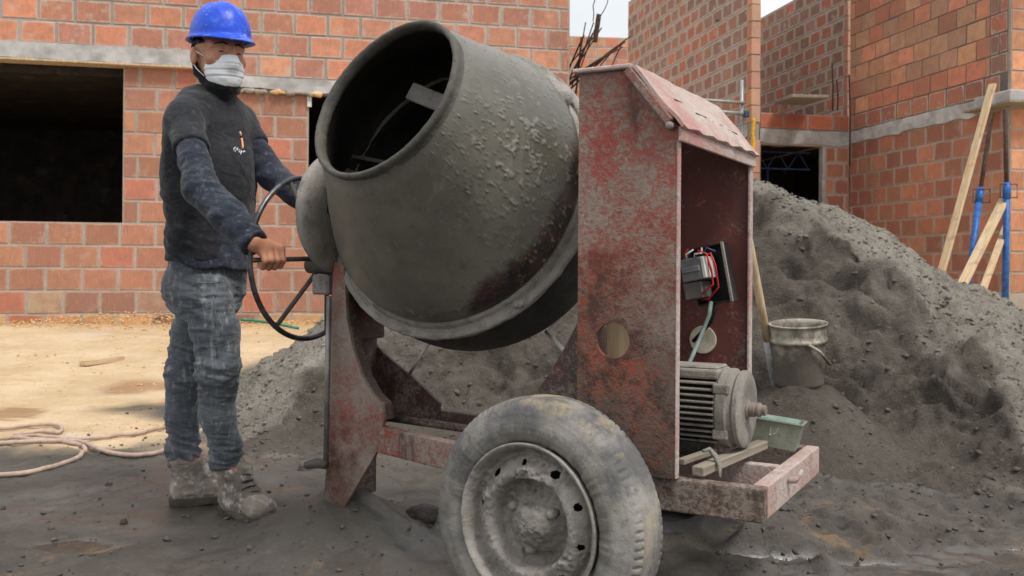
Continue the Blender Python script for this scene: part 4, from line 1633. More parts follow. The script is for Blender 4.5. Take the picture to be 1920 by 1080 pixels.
def bar(name, p, q, w, h, mat, bev=0.004):
    """a rectangular bar between two points, h upright"""
    p, q = Vector(p), Vector(q)
    d = (q - p)
    L = d.length
    d.normalize()
    s_ = d.cross(Vector((0, 0, 1))).normalized()
    u_ = s_.cross(d)
    Mx = Matrix((d, s_, u_)).transposed().to_4x4()
    Mx.translation = (p + q) / 2
    return MB().box((-L / 2, -w / 2, -h / 2), (L / 2, w / 2, h / 2), bev, Mx, 2).build(name, mat, mixer)


pA = ab(712, 822, 0.42)
bar('draw_beam', (0.03, 0.222, 0.322), pA, 0.035, 0.078, M['red'])
pB = ab(700, 790, 0.60)
bar('draw_beam', (0.03, 0.765, 0.325), (pB.x, 0.62, 0.39), 0.03, 0.05, M['red_far'])
pC = ab(870, 797, 0.55)
pD = ab(722, 782, 0.55)
MB().tube([pD, (pC.x + 0.15, 0.55, pC.z - 0.015)], 0.012, 10).build('brake_rod', M['grimy'], mixer, smooth=True)

# ---- left post with its yoke plates
bn = 0.40
poly = [ab(u, v, bn) for (u, v) in ((626, 492), (645, 492), (650, 599), (662, 655), (680, 708), (700, 742), (717, 758), (720, 788), (705, 849), (672, 905), (646, 950), (606, 950), (613, 860), (620, 600))]
MB().prism([(p.x, p.z) for p in poly], bn, bn + 0.012).build('post_plate', M['red_post'], mixer)
fl_ = MB()
for p, q in zip(poly[1:7], poly[2:8]):
    fl_.bm.faces.new([fl_.bm.verts.new(c) for c in ((p.x, bn + 0.012, p.z), (q.x, bn + 0.012, q.z), (q.x - 0.001, bn + 0.05, q.z), (p.x - 0.001, bn + 0.05, p.z))])
bmesh.ops.remove_doubles(fl_.bm, verts=fl_.bm.verts[:], dist=1e-4)
fl_.build('post_flange', M['red_far'], mixer)
bf_ = 0.63
poly2 = [ab(u, v, bf_) for (u, v) in ((636, 500), (660, 545), (672, 600), (697, 640), (730, 672), (767, 702), (800, 733), (824, 756), (822, 778), (720, 792), (690, 900), (640, 940), (625, 940), (630, 700))]
MB().prism([(p.x, p.z) for p in poly2], bf_, bf_ + 0.012).build('yoke_gusset', M['red_far'], mixer)
pw0, pw1 = ab(622, 560, bn), ab(613, 900, bn)
MB().box((pw0.x - 0.012, bn + 0.012, 0.12), (pw0.x, bf_, 0.86), 0.003).build('post_web', M['red_far'], mixer)
mid = ab(664, 600, 0.5)
MB().box((mid.x - 0.04, bn + 0.07, 0.62), (mid.x + 0.03, bf_ - 0.01, 0.80), 0.004).build('bearing_block', M['red_far'], mixer)
# rod and foot pedal down the front of the post
r0, r1 = ab(617, 555, 0.37), ab(611, 868, 0.37)
MB().tube([r0, r1], 0.0085, 10).build('pedal_rod', M['steel'], mixer, smooth=True)
pd0, pd1 = ab(612, 866, 0.36), ab(578, 872, 0.36)
pdl = MB()
pdl.tube([ab(612, 872, 0.36), ab(596, 868, 0.36), ab(574, 872, 0.36)], [0.013, 0.016, 0.012], 8)
pdl.build('foot_pedal', M['crust_dark'], mixer, smooth=True)
# bracket, cover plate and shaft at the top of the post
bc = ab(608, 533, 0.42)
MB().box((bc.x - 0.035, 0.40, bc.z - 0.032), (bc.x + 0.03, 0.50, bc.z + 0.03), 0.006).build('shaft_bracket', M['crust'], mixer)
bs = ab(604, 497, 0.43)
MB().lathe([(-0.05, 0.0), (-0.05, 0.026), (0.05, 0.03), (0.05, 0.0)], bs, (1, 0, 0), 20).build('pinion', M['crust_dark'], mixer, angle=40)
DISC = Vector((-0.918, 0.45, 1.010))


def cover_disp(m, T, r):
    q = np.stack([np.cos(T.ravel()) * r.ravel() * 14, np.sin(T.ravel()) * r.ravel() * 14, m.ravel() * 10], -1)
    return 0.003 * fbm(q, 4, 45).reshape(m.shape), 0 * m


V, F, *_ = lathe_np(smooth_prof([(-0.035, 0.006), (-0.033, 0.12), (-0.028, 0.17), (-0.012, 0.186), (0.004, 0.186), (0.014, 0.175), (0.020, 0.15), (0.026, 0.08), (0.028, 0.004)], 0.008, 1), 96, DISC, (1, 0, 0), cover_disp)
hp = ab(609, 394, 0.40)
C3 = V[F].mean(1)
hh_ = ab(603, 396, 0.385)
dd = ((C3[:, 1] - hh_.y) / 0.022) ** 2 + ((C3[:, 2] - hh_.z) / 0.022) ** 2
me = mesh_from('bearing_cover', V, F[~((dd < 1) & (C3[:, 0] > DISC.x + 0.01))][:, ::-1], M['crust'])
cov = obj('bearing_cover', me, mixer)
MB().tube([(DISC.x - 0.05, DISC.y, DISC.z), (-0.80, DISC.y + 0.0, DISC.z + 0.02)], 0.03, 16).build('trunnion', M['black_steel'], mixer, smooth=True)

# ---- tilting handwheel
HWC, HWR = Vector((-1.045, 0.452, 0.872)), 0.252


def hw(phi, rr=HWR, da=0.0):
    return Vector((HWC.x + da, HWC.y + rr * math.sin(R(phi)), HWC.z + rr * math.cos(R(phi))))


hwr = empty('handwheel', HWC)
hwr.parent = mixer
o = MB().tube([hw(k * 5) - HWC for k in range(72)], 0.0085, 12, closed=True).build('wheel_rim', M['steel'], hwr, smooth=True)
o.data.materials.clear()
g = NM('worn_black_enamel')
v_ = g.co('World')
gz = g.sep(v_)[2]
g_ = g.noise(v_, 30, 4)
M['rimpaint'] = g.done(g.mix(g.mr(g_, 0.4, 0.7), c8(60, 60, 64), c8(104, 102, 104)), 0.35, None, 0.5, 0.5)
o.data.materials.append(M['rimpaint'])
hub_c = Vector((0.07, 0.0, 0.0))
for ph in (-92, -146, 158, -20, 78):
    MB().tube([hub_c + (hw(ph, 0.02) - HWC), hw(ph, HWR - 0.004) - HWC], 0.0075, 8).build('spoke', M['crust_dark'], hwr, smooth=True)
MB().lathe([(0.035, 0.0), (0.035, 0.022), (0.10, 0.026), (0.10, 0.0)], (0, 0, 0), (1, 0, 0), 18).build('hub', M['crust_dark'], hwr, angle=40)
MB().tube([HWC + Vector((0.09, 0, 0)), (-0.84, 0.4365, 0.872)], 0.014, 12).build('handwheel_shaft', M['crust_dark'], mixer, smooth=True)

# ---- motor housing: tall gabled box open to the right
a0, aR, aK = 0.0128, 0.2576, 0.1456
zT, zS, zB = 1.306, 1.169, 0.375
hc = ab(1152, 638, BF)
circ = [(hc.x + 0.042 * math.cos(q), hc.z + 0.042 * math.sin(q)) for q in (2 * math.pi * k / 32 for k in range(32))]
out = [(a0, zB), (aR, zB), (aR, zS), (aK, zT), (a0, zT)]
BN = BF - 0.010
MB().prism(out, BN, BN + 0.012, holes=[circ]).build('housing_panel', M['red_panel'], mixer)
BFAR = 0.80
hc2 = ab(1318, 637, BFAR)
MB().prism(out, BFAR, BFAR + 0.010).build('housing_panel', M['red_inner'], mixer)
MB().box((aR - 0.004, BFAR - 0.012, zB), (aR + 0.004, BFAR + 0.016, zS - 0.035), 0.002).build('corner_strip', M['pink'], mixer)
MB().box((aR - 0.003, BN - 0.001, zB), (aR + 0.003, BN + 0.017, zS - 0.03), 0.002).build('corner_strip', M['pink'], mixer)
# left side, cut out for the gear ring
MB().box((a0, BN + 0.012, zB), (a0 + 0.006, BN + 0.07, zT - 0.004)).build('housing_side', M['red_far'], mixer)
MB().box((a0, BFAR - 0.12, zB), (a0 + 0.006, BFAR, zT - 0.004)).build('housing_side', M['red_far'], mixer)
MB().box((a0, BN + 0.07, zB), (a0 + 0.006, BFAR - 0.12, 0.70)).build('housing_side', M['red_far'], mixer)
# roof: flat strip, sloping sheet with a fascia, angle iron along the gable
MB().box((a0 - 0.012, BN - 0.016, zT + 0.001), (aK + 0.004, BFAR + 0.02, zT + 0.012), 0.003).build('roof_strip', M['pink'], mixer)
sl_d = Vector((aR - aK, 0, zS - zT))
sL = sl_d.length
sl_d.normalize()
sl_n = Vector((-sl_d.z, 0, sl_d.x))
Mx = Matrix((sl_d, Vector((0, 1, 0)), sl_n)).transposed().to_4x4()
Mx.translation = Vector((aK, 0, zT + 0.002))
rf = bmesh.new()
NXr, NYr = 10, 40
xs_, ys_ = np.linspace(0.004, sL + 0.016, NXr), np.linspace(BN - 0.016, BFAR + 0.02, NYr)
G_ = [[None] * NYr for _ in range(NXr)]
for i, x_ in enumerate(xs_):
    for j, y_ in enumerate(ys_):
        wv = 0.003 * math.sin(j * 0.9 + i) * (i / NXr) + 0.003 * (fbm(np.array([[x_ * 9, y_ * 9, 3.0]]), 3, 91)[0])
        G_[i][j] = rf.verts.new((x_, y_, 0.006 + wv))
for i in range(NXr - 1):
    for j in range(NYr - 1):
        rf.faces.new((G_[i][j], G_[i + 1][j], G_[i + 1][j + 1], G_[i][j + 1]))
ex = bmesh.ops.extrude_face_region(rf, geom=rf.faces[:])
bmesh.ops.translate(rf, vec=(0, 0, 0.008), verts=[q for q in ex['geom'] if isinstance(q, bmesh.types.BMVert)])
bmesh.ops.transform(rf, matrix=Mx, verts=rf.verts)
mb = MB()
mb._add(rf)
roof = mb.build('roof_sheet', M['pink'], mixer)
MB().box((aR + 0.004, BN - 0.01, zS - 0.036), (aR + 0.012, BFAR + 0.014, zS - 0.002), 0.002).build('fascia', M['pink'], mixer)
for k, (t0, t1, off) in enumerate(((0.10, 0.16, 0.5), (0.22, 0.30, 0.62), (0.34, 0.42, 0.66), (0.46, 0.55, 0.7))):
    MB().box((off * sL, BN + t0, 0.0142), (off * sL + 0.003, BN + t1, 0.0156), 0, Mx).build('roof_scratch', M['black_steel'], roof)
MB().box((0.0, BN - 0.022, -0.018), (sL * 0.93, BN - 0.0015, 0.004), 0.003, Mx).build('gable_angle', M['red'], mixer)
gp = Mx @ Vector((sL * 0.96, BN - 0.012, -0.012))
MB().lathe([(-0.012, 0.0), (-0.012, 0.008), (0.008, 0.010), (0.010, 0.0)], gp, (0, 1, 0), 12).build('hinge_lump', M['crust'], mixer, smooth=True)
# inside: pinkish board behind the hand hole, dark inner sheet
MB().box((a0 + 0.03, BN + 0.10, 0.52), (aR - 0.05, BN + 0.112, 0.80), 0.002).build('inner_board', M['wood'], mixer)
# gusset between box and beam
gq = [ab(u, v, 0.27) for (u, v) in ((1086, 598), (1060, 650), (1030, 700), (1008, 732), (1012, 752), (1086, 752))]
MB().prism([(p.x, p.z) for p in gq], 0.27, 0.280).build('yoke_gusset', M['red_far'], mixer)
gq = [ab(u, v, 0.72) for (u, v) in ((1150, 598), (1100, 650), (1050, 700), (1030, 732), (1035, 752), (1150, 752))]
MB().prism([(p.x, p.z) for p in gq], 0.72, 0.730).build('yoke_gusset', M['red_far'], mixer)
# two pale stays under the drum
s0, s1 = ab(804, 643, 0.50), ab(767, 702, 0.60)
MB().tube([s0, s1], 0.006, 8).build('stay_rod', M['white_plastic'], mixer, smooth=True)
s0, s1 = ab(1024, 622, 0.60), ab(1062, 662, 0.50)
MB().tube([s0, s1], 0.006, 8).build('stay_rod', M['white_plastic'], mixer, smooth=True)

# ---- control box on the far panel
cb = empty('control_box')
cb.parent = mixer
cc = ab(1341, 515, 0.77)
cb.location = cc
cb.rotation_euler = (R(0), R(-11), R(-7))
mb = MB()
mb.box((-0.052, 0.0, -0.082), (0.052, 0.004, 0.082))
for lo, hi in (((-0.052, -0.035, -0.082), (-0.048, 0.0, 0.082)), ((0.048, -0.035, -0.082), (0.052, 0.0, 0.082)), ((-0.048, -0.035, -0.082), (0.048, 0.0, -0.078)), ((-0.048, -0.035, 0.078), (0.048, 0.0, 0.082))):
    mb.box(lo, hi)
mb.build('enclosure', M['black_plastic'], cb)
MB().box((0.046, -0.0365, -0.084), (0.054, -0.030, 0.084), 0.001).build('enclosure_lip', M['crust'], cb)
ct = MB()
ct.box((-0.062, -0.085, -0.012), (0.0, -0.012, 0.052), 0.003)
ct.box((-0.058, -0.090, 0.012), (-0.004, -0.084, 0.028), 0.002)
ct.build('contactor', m_plain('grey_plastic', (110, 110, 112), 0.5), cb)
MB().box((0.0005, -0.086, -0.010), (0.012, -0.012, 0.050), 0.002).build('terminal_cover', M['white_plastic'], cb)
MB().box((-0.066, -0.08, -0.062), (-0.01, -0.015, -0.0145), 0.003).build('overload_relay', m_plain('relay_grey', (92, 88, 86), 0.5), cb)
M['redwire'] = m_plain('red_wire', (190, 44, 40), 0.5)
M['whitewire'] = m_plain('white_wire', (210, 208, 204), 0.5)
M['bluewire'] = m_plain('blue_wire', (60, 84, 140), 0.5)
for k, (mt, pts) in enumerate((('redwire', [(0.005, -0.07, 0.05), (0.03, -0.075, 0.055), (0.036, -0.07, 0.02), (0.03, -0.06, -0.04), (-0.005, -0.06, -0.068), (-0.03, -0.055, -0.064)]), ('redwire', [(-0.02, -0.06, 0.052), (0.0, -0.085, 0.068), (0.02, -0.08, 0.055), (0.026, -0.078, 0.01), (0.02, -0.07, -0.03), (-0.01, -0.08, -0.05)]), ('redwire', [(-0.05, -0.05, 0.05), (-0.055, -0.06, 0.07), (-0.04, -0.06, 0.08)]), ('whitewire', [(-0.045, -0.07, 0.05), (-0.04, -0.08, 0.065), (-0.02, -0.07, 0.075)]), ('whitewire', [(-0.02, -0.075, 0.05), (-0.01, -0.09, 0.06), (0.005, -0.075, 0.06), (0.0, -0.06, 0.075)]), ('bluewire', [(-0.01, -0.04, 0.052), (0.01, -0.05, 0.075), (0.03, -0.04, 0.06)]), ('bluewire', [(0.012, -0.06, 0.045), (0.022, -0.07, 0.0), (0.015, -0.06, -0.03)]))):
    MB().tube(pts, 0.0028, 6).build('wire', M[mt], cb, smooth=True)
pdk = ab(1318, 637, BFAR - 0.004)
MB().lathe([(0.0, 0.0), (0.0, 0.039), (0.003, 0.040), (0.006, 0.0385), (0.006, 0.0)], (pdk.x, BFAR - 0.001, pdk.z), (0, -1, 0), 32).build('cover_disc', m_plain('pale_disc', (206, 200, 178), 0.7), mixer, angle=40)
cbp = [ab(1333, 566, 0.72), ab(1330, 590, 0.70), ab(1322, 610, 0.70), ab(1312, 635, 0.66), ab(1298, 668, 0.60), ab(1288, 690, 0.52)]
MB().tube(cbp, 0.006, 8).build('motor_cable', m_plain('grey_green_cable', (108, 122, 116), 0.6), mixer, smooth=True)
cbp = [ab(1345, 566, 0.74), ab(1332, 605, 0.76), ab(1300, 640, 0.78)]
MB().tube(cbp, 0.0055, 8).build('motor_cable', M['black_plastic'], mixer, smooth=True)

# ---- electric motor
M['shaft'] = m_plain('dusty_rusty_shaft', (120, 108, 100), 0.75, 0.0, 0.3)
M['motor'] = m_crust('pale_motor_dust', (122, 117, 110), (156, 150, 142), (92, 87, 81))
mo = empty('electric_motor', (0.0, 0.45, 0.507))
mo.parent = mixer
MB().lathe([(0.03, 0.0), (0.03, 0.074), (0.305, 0.074), (0.305, 0.0)], (0, 0, 0), (1, 0, 0), 40).build('stator', M['black_steel'], mo, angle=40)
for k in range(11):
    z = -0.078 + k * 0.0142
    w = math.sqrt(max(0.097 ** 2 - z * z, 0.02 ** 2))
    bmf = MB()
    bmf.box((0.028, -w, z - 0.0028), (0.292, w, z + 0.0028), 0.0015)
    bmf.build('cooling_fin', M['motor'], mo)
tp_ = MB()
tp_.box((0.03, -0.055, 0.072), (0.29, 0.06, 0.096), 0.006, seg=2)
tp_.box((0.05, -0.04, 0.094), (0.285, 0.05, 0.103), 0.004)
tp_.build('top_rib', M['motor'], mo)
MB().lathe([(0.288, 0.0), (0.288, 0.090), (0.296, 0.097), (0.318, 0.098), (0.322, 0.090), (0.330, 0.088), (0.336, 0.094), (0.346, 0.094), (0.350, 0.088), (0.352, 0.06), (0.347, 0.045), (0.349, 0.02), (0.352, 0.0)], (0, 0, 0), (1, 0, 0), 56).build('end_bell', M['motor'], mo, angle=35)
for th in (35, 145, 215, 325):
    p = Vector((0.305, 0.094 * math.cos(R(th)), 0.094 * math.sin(R(th))))
    MB().box(p - Vector((0.018, 0.012, 0.012)), p + Vector((0.02, 0.012, 0.012)), 0.004, seg=2).build('bolt_lug', M['motor'], mo)
sh = MB().lathe([(0.345, 0.0), (0.345, 0.024), (0.351, 0.024), (0.354, 0.018), (0.368, 0.018), (0.369, 0.015), (0.374, 0.015), (0.375, 0.018), (0.380, 0.018), (0.384, 0.013), (0.394, 0.013), (0.395, 0.0)], (0, 0, 0), (1, 0, 0), 24)
sh.build('shaft', M['shaft'], mo, angle=35)
MB().box((0.03, -0.075, -0.128), (0.17, 0.075, -0.07), 0.008, seg=2).build('foot', M['motor'], mo)
MB().box((0.185, -0.06, -0.118), (0.25, 0.07, -0.075), 0.008).build('foot', M['black_steel'], mo)
for pts, r_ in (([(0.02, -0.05, 0.10), (0.05, -0.045, 0.112), (0.09, -0.04, 0.104), (0.13, -0.05, 0.112), (0.16, -0.05, 0.122)], 0.009), ([(0.02, -0.03, 0.12), (0.05, -0.02, 0.105), (0.07, -0.03, 0.118)], 0.012), ([(0.04, -0.06, 0.10), (0.08, -0.07, 0.098), (0.125, -0.065, 0.105), (0.14, -0.06, 0.085)], 0.006)):
    MB().tube(pts, r_, 8).build('cable_stub', M['motor'], mo, smooth=True)
# ================================================================== things lying and standing about
def ray_hit(u, v, f, y0=2.8, y1=9.0):
    """where the line of sight through pixel (u, v) first meets the surface f(x, y)"""
    ys = np.linspace(y0, y1, 1200)
    k = P(u, v, 1.0) - Vector((0, 0, H))
    xs, zs = k.x * ys, H + k.z * ys
    below = zs <= f(xs, ys)
    i = int(np.argmax(below)) if below.any() else len(ys) - 1
    return Vector((xs[i], ys[i], zs[i]))


heap = lambda x, y: ground_z(x, y) + np.maximum(pile_z(x, y)[0] - 0.035, 0)
soil = lambda x, y: ground_z(x, y)


def stick(name, p, q, w, h, mat, label, cat, group=None, bev=0.003):
    """a square timber from p to q, a thing of its own"""
    p, q = Vector(p), Vector(q)
    d = q - p
    L = d.length
    d.normalize()
    ref = Vector((0, 0, 1)) if abs(d.z) < 0.95 else Vector((0, 1, 0))
    s_ = d.cross(ref).normalized()
    u_ = s_.cross(d)
    mb = MB()
    mb.box((-w / 2, -h / 2, 0), (w / 2, h / 2, L), bev, None, 2)
    o = mb.build(name, mat, None)
    Mx = Matrix((s_, u_, d)).transposed().to_4x4()
    Mx.translation = p
    o.matrix_world = Mx
    return tag(o, label, cat, group)


# bucket half sunk in the heap
bk = empty('bucket', BUCKET)
bk.rotation_euler = (R(4), R(-5), R(20))
tag(bk, 'dirty pale plastic bucket sunk in the sand heap, right of the shovel', 'bucket')
sc_ = 105 / 1800 * bk.location.y / 2


def buck(m, T, r):
    q = np.stack([np.cos(T.ravel()) * 3, np.sin(T.ravel()) * 3, m.ravel() * 20], -1)
    return 0 * m, 0.002 * fbm(q, 3, 301).reshape(m.shape)


g = NM('dirty_bucket')
v_ = g.co('World')
n1 = g.noise(v_, 7, 6, 0.66)
n2 = g.noise(v_, 40, 4, 0.66)
oz = g.sep(g.co('Object'))[2]
c_ = g.mix(g.mr(n1, 0.38, 0.56, 0, 0.9), c8(172, 166, 150), c8(98, 91, 82))
c_ = g.mix(g.mr(g.ma('ADD', g.ma('MULTIPLY', oz, -3.0), g.ma('MULTIPLY', n1, 1.0)), -0.30, 0.12), c_, g.mix(n2, c8(80, 73, 65), c8(104, 97, 88)))
M['bucket'] = g.done(c_, 0.7, g.bump(n2, 0.5, 0.003), spec=0.3)
hB = 1.12 * sc_ * 2
prof = [(0, 0.004), (0.0, 0.84 * sc_), (hB * 0.70, 0.93 * sc_), (hB * 0.705, 1.0 * sc_), (hB * 0.76, 1.0 * sc_), (hB * 0.765, 0.955 * sc_), (hB * 0.97, 0.98 * sc_), (hB * 0.975, 1.02 * sc_), (hB, 1.02 * sc_), (hB, 0.955 * sc_), (hB * 0.6, 0.90 * sc_), (hB * 0.3, 0.004)]
V, F, *_ = lathe_np(resample(prof, 0.02), 64, (0, 0, 0), (0, 0, 1), buck)
obj('bucket_body', mesh_from('bucket_body', V, F[:, ::-1], M['bucket']), bk)
hd = [Vector((sc_ * 1.02 * math.cos(t), -sc_ * 1.05 * math.sin(t), hB * 0.72 - 0.42 * sc_ * math.sin(t) * 1.2 * (0.4 + 0.6 * math.sin(t)))) for t in (math.pi * k / 20 for k in range(4, 21))]
hd = [Vector((sc_ * 1.03 * math.cos(t), -abs(sc_ * 1.03 * math.sin(t)) - 0.006, hB * 0.73 - 0.55 * sc_ * math.sin(t / 2.0 + 0.0) * (1 if t < 2.2 else 0.9))) for t in (0.05 + 1.9 * k / 14 for k in range(15))]
MB().tube([(-sc_ * 0.35, -sc_ * 0.98, hB * 0.74), (0.1 * sc_, -sc_ * 1.06, hB * 0.60), (0.55 * sc_, -sc_ * 0.93, hB * 0.40), (0.9 * sc_, -sc_ * 0.56, hB * 0.33), (1.08 * sc_, -0.1 * sc_, hB * 0.36)], 0.007, 8).build('bucket_handle', M['bucket'], bk, smooth=True)

# shovel stuck in the heap behind the motor housing
sb = ray_hit(1462, 764, heap, 3.2)
st_ = P(1364, 230, sb.y - 0.30)
shv = empty('shovel', sb)
tag(shv, 'wooden handled shovel leaning behind the motor box, blade buried in sand', 'shovel')
d = (st_ - sb)
MB().tube([d * t for t in (0.24, 0.4, 0.6, 0.8, 0.95, 0.985, 1.0)], [0.0185, 0.0185, 0.0175, 0.0175, 0.0175, 0.016, 0.007], 14).build('handle', M['wood'], shv, smooth=True)
MB().tube([d * -0.02, d * 0.06, d * 0.16, d * 0.245], [0.019, 0.021, 0.022, 0.0205], 14).build('socket', M['gi_pipe'], shv, smooth=True)
bl = MB()
bl.box((-0.12, -0.004, -0.40), (0.12, 0.006, -0.12), 0.004)
bl.build('blade', M['rust'], shv)

# tin and battens on the mixer's frame
q0, q1 = P(1308, 884, 2.165), P(1430, 833, 2.46)
stick('batten', q0, q1, 0.030, 0.022, M['wood_grey'], 'rough timber batten lying across the mixer frame in front of the motor', 'batten')
stick('batten', P(1276, 866, 2.19), P(1338, 845, 2.33), 0.02, 0.014, M['wood_grey'], 'short thin stick on the frame beside the motor foot', 'stick')
wire_pts = [P(1318, 846, 2.215), P(1330, 842, 2.225), P(1342, 856, 2.215), P(1349, 872, 2.20), P(1350, 896, 2.185)]
tag(MB().tube(wire_pts, [0.004, 0.006, 0.007, 0.006, 0.003], 6).build('strap', M['crust'], None, smooth=True), 'curled strap hanging over the timber batten', 'strap')
tin = empty('tin_box', P(1452, 836, 2.50))
tin.rotation_euler = (R(-3), R(6), -math.atan2(SA, CA) + R(6))
tag(tin, 'greenish metal tray box tilted on the corner of the mixer frame behind the shaft', 'box')
g = NM('greenish_tin')
v_ = g.co('World')
n1, n2 = g.noise(v_, 14, 6, 0.66), g.noise(v_, 60, 4)
c_ = g.mix(g.mr(n1, 0.35, 0.65), c8(108, 112, 98), c8(138, 141, 126))
c_ = g.mix(g.mr(n2, 0.52, 0.7, 0, 0.6), c_, c8(108, 106, 92))
M['tin'] = g.done(c_, 0.6, g.bump(n2, 0.3, 0.002), spec=0.4)
M['turq'] = m_plain('turquoise_lining', (112, 138, 130), 0.5)
tw, td_, th_ = 0.066, 0.055, 0.072
bm = bmesh.new()
lv = [(0.84, 0.0), (1.0, th_ * 0.93), (1.06, th_ * 0.93), (1.06, th_), (0.97, th_), (0.82, 0.006)]
rows = [[bm.verts.new((sx * tw * k, sy * td_ * k, z)) for sx, sy in ((-1, -1), (1, -1), (1, 1), (-1, 1))] for k, z in lv]
for a_, b_ in zip(rows, rows[1:]):
    for k in range(4):
        bm.faces.new((a_[k], a_[(k + 1) % 4], b_[(k + 1) % 4], b_[k]))
bm.faces.new(rows[0][::-1])
bm.faces.new(rows[-1])
bmesh.ops.bevel(bm, geom=bm.edges[:], offset=0.0012, segments=1, affect='EDGES')
mb = MB()
mb._add(bm)
mb.build('tin_body', M['tin'], tin)
MB().box((-tw * 0.8, -td_ * 0.6, 0.010), (tw * 0.85, td_ * 0.85, th_ * 1.01), 0.006, seg=2).build('liner', M['turq'], tin)
fx = lambda x, z: (x, -td_ * (0.84 + 0.16 * z / (th_ * 0.93)) - 0.0007, z)
for pts in ([fx(-0.008, 0.052), fx(-0.010, 0.034)], [fx(0.010, 0.054), fx(0.006, 0.040), fx(-0.001, 0.036)], [fx(-0.012, 0.034), fx(-0.004, 0.033)]):
    MB().tube(pts, 0.0009, 5).build('scratch_mark', M['white_plastic'], tin)

def to_floor(p, q):
    d = p - q
    g_ = float(ground_z(np.array([p.x]), np.array([p.y]))[0])
    return q + d * ((g_ + 0.01 - q.z) / d.z), q


# timbers and blue props at the corner of the right building
stick('timber_plank', *to_floor(P(1769, 496, 10.6), P(1861, 158, 11.05)), 0.085, 0.035, M['wood'], 'longest pale timber plank, leaning up to the slab edge', 'plank')
stick('timber_plank', *to_floor(P(1805, 532, 10.1), P(1883, 374, 10.9)), 0.10, 0.04, M['wood'], 'wide pale timber brace between the two blue props', 'plank')
stick('timber_plank', *to_floor(P(1838, 556, 10.0), P(1888, 420, 11.1)), 0.07, 0.035, M['wood'], 'thin timber brace just left of the upright blue prop', 'plank')
for (bot, midp, top, lab) in (((1812, 560, 10.5), (1838, 356, 10.9), (1860, 212, 11.2), 'leaning blue steel prop with a dark inner tube'), ((1884, 600, 10.75), (1888, 346, 10.85), (1885, 205, 10.95), 'upright blue steel prop at the corner of the brick building')):
    b_, m_, t_ = P(*bot), P(*midp), P(*top)
    b_ = to_floor(b_, m_)[0]
    pr = empty('steel_prop', b_)
    tag(pr, lab, 'prop', 'adjustable steel props under the slab edge')
    MB().tube([(0, 0, 0), m_ - b_], 0.036, 14).build('outer_tube', M['blue_steel'], pr, smooth=True)
    MB().tube([(m_ - b_) * 0.9, t_ - b_], 0.024, 12).build('inner_tube', M['rust'], pr, smooth=True)
    dd_ = (m_ - b_).normalized()
    MB().tube([(m_ - b_) - dd_ * 0.16, (m_ - b_) + dd_ * 0.02], 0.044, 14).build('collar', M['blue_steel'], pr, smooth=True)
    c_ = (m_ - b_) - dd_ * 0.05
    MB().tube([c_ + Vector(q) for q in ((-0.09, -0.03, 0.05), (0.10, -0.03, 0.05), (0.10, -0.03, -0.10), (-0.09, -0.03, -0.10))], 0.007, 6, closed=True).build('pin_loop', M['rust'], pr, smooth=True)

# rebar in the gap
RB = [((1068, 150), (1112, 62)), ((1074, 152), (1113, 42)), ((1085, 150), (1098, 42)), ((1070, 120), (1095, 66)), ((1066, 128), (1122, 60)), ((1088, 146), (1116, 52)), ((1080, 150), (1090, 70)), ((1070, 150), (1128, 52)), ((1076, 148), (1158, 90)), ((1082, 146), (1172, 78)), ((1090, 140), (1168, 88)), ((1098, 136), (1182, 68)), ((1106, 134), (1162, 84)), ((1128, 130), (1160, 84)), ((1144, 128), (1166, 82)), ((1092, 142), (1150, 96)), ((1112, 40), (1118, -6)), ((1126, 30), (1142, -8))]
for i, ((u0, v0), (u1, v1)) in enumerate(RB):
    Y0 = 12.2 + 0.04 * (i % 5)
    thin = i >= 16
    p, q = P(u0, v0, Y0), P(u1, v1, Y0 - 0.3)
    d = q - p
    if not thin:
        p = p - d * 0.8
    mdp = (p + q) / 2 + Vector((0.03 * math.sin(i * 2.3), 0.04 * math.cos(i), 0.03))
    o = MB().tube([p, (p + mdp) / 2 + Vector((0.01, 0, 0.006)), mdp, (q + mdp) / 2 + Vector((0, 0, 0.006)), q], 0.006 if thin else 0.008 + 0.004 * (i % 3 == 0), 6).build('rebar', M['rust'], None, smooth=True)
    tag(o, 'thin wire end standing up against the white sky' if thin else 'rusty rebar rod in the tangled bundle between the houses', 'rebar', 'wire ends against the sky' if thin else 'tangled rebar rods')
p_ = P(1120, 70, 12.0)
MB_ = MB().box((-0.03, -0.03, -0.35), (0.03, 0.03, 0.0), 0.008, Matrix.Rotation(R(8), 4, 'Y')).build('post_stub', M['rust'], None)
MB_.location = P(1123, 27, 12.0)
tag(MB_, 'rusty square post stub rising out of the rebar tangle', 'post')

# guard rail, conduit, board, rods, tap on the walls of the gap
gr = empty('guard_rail', P(1390, 300, 13.3))
tag(gr, 'grey pipe guard rail in front of the weathered wall', 'railing')
L0 = gr.location


def pipe(root, name, p, q, r, mat):
    return MB().tube([Vector(p) - root.location, Vector(q) - root.location], r, 10).build(name, mat, root, smooth=True)


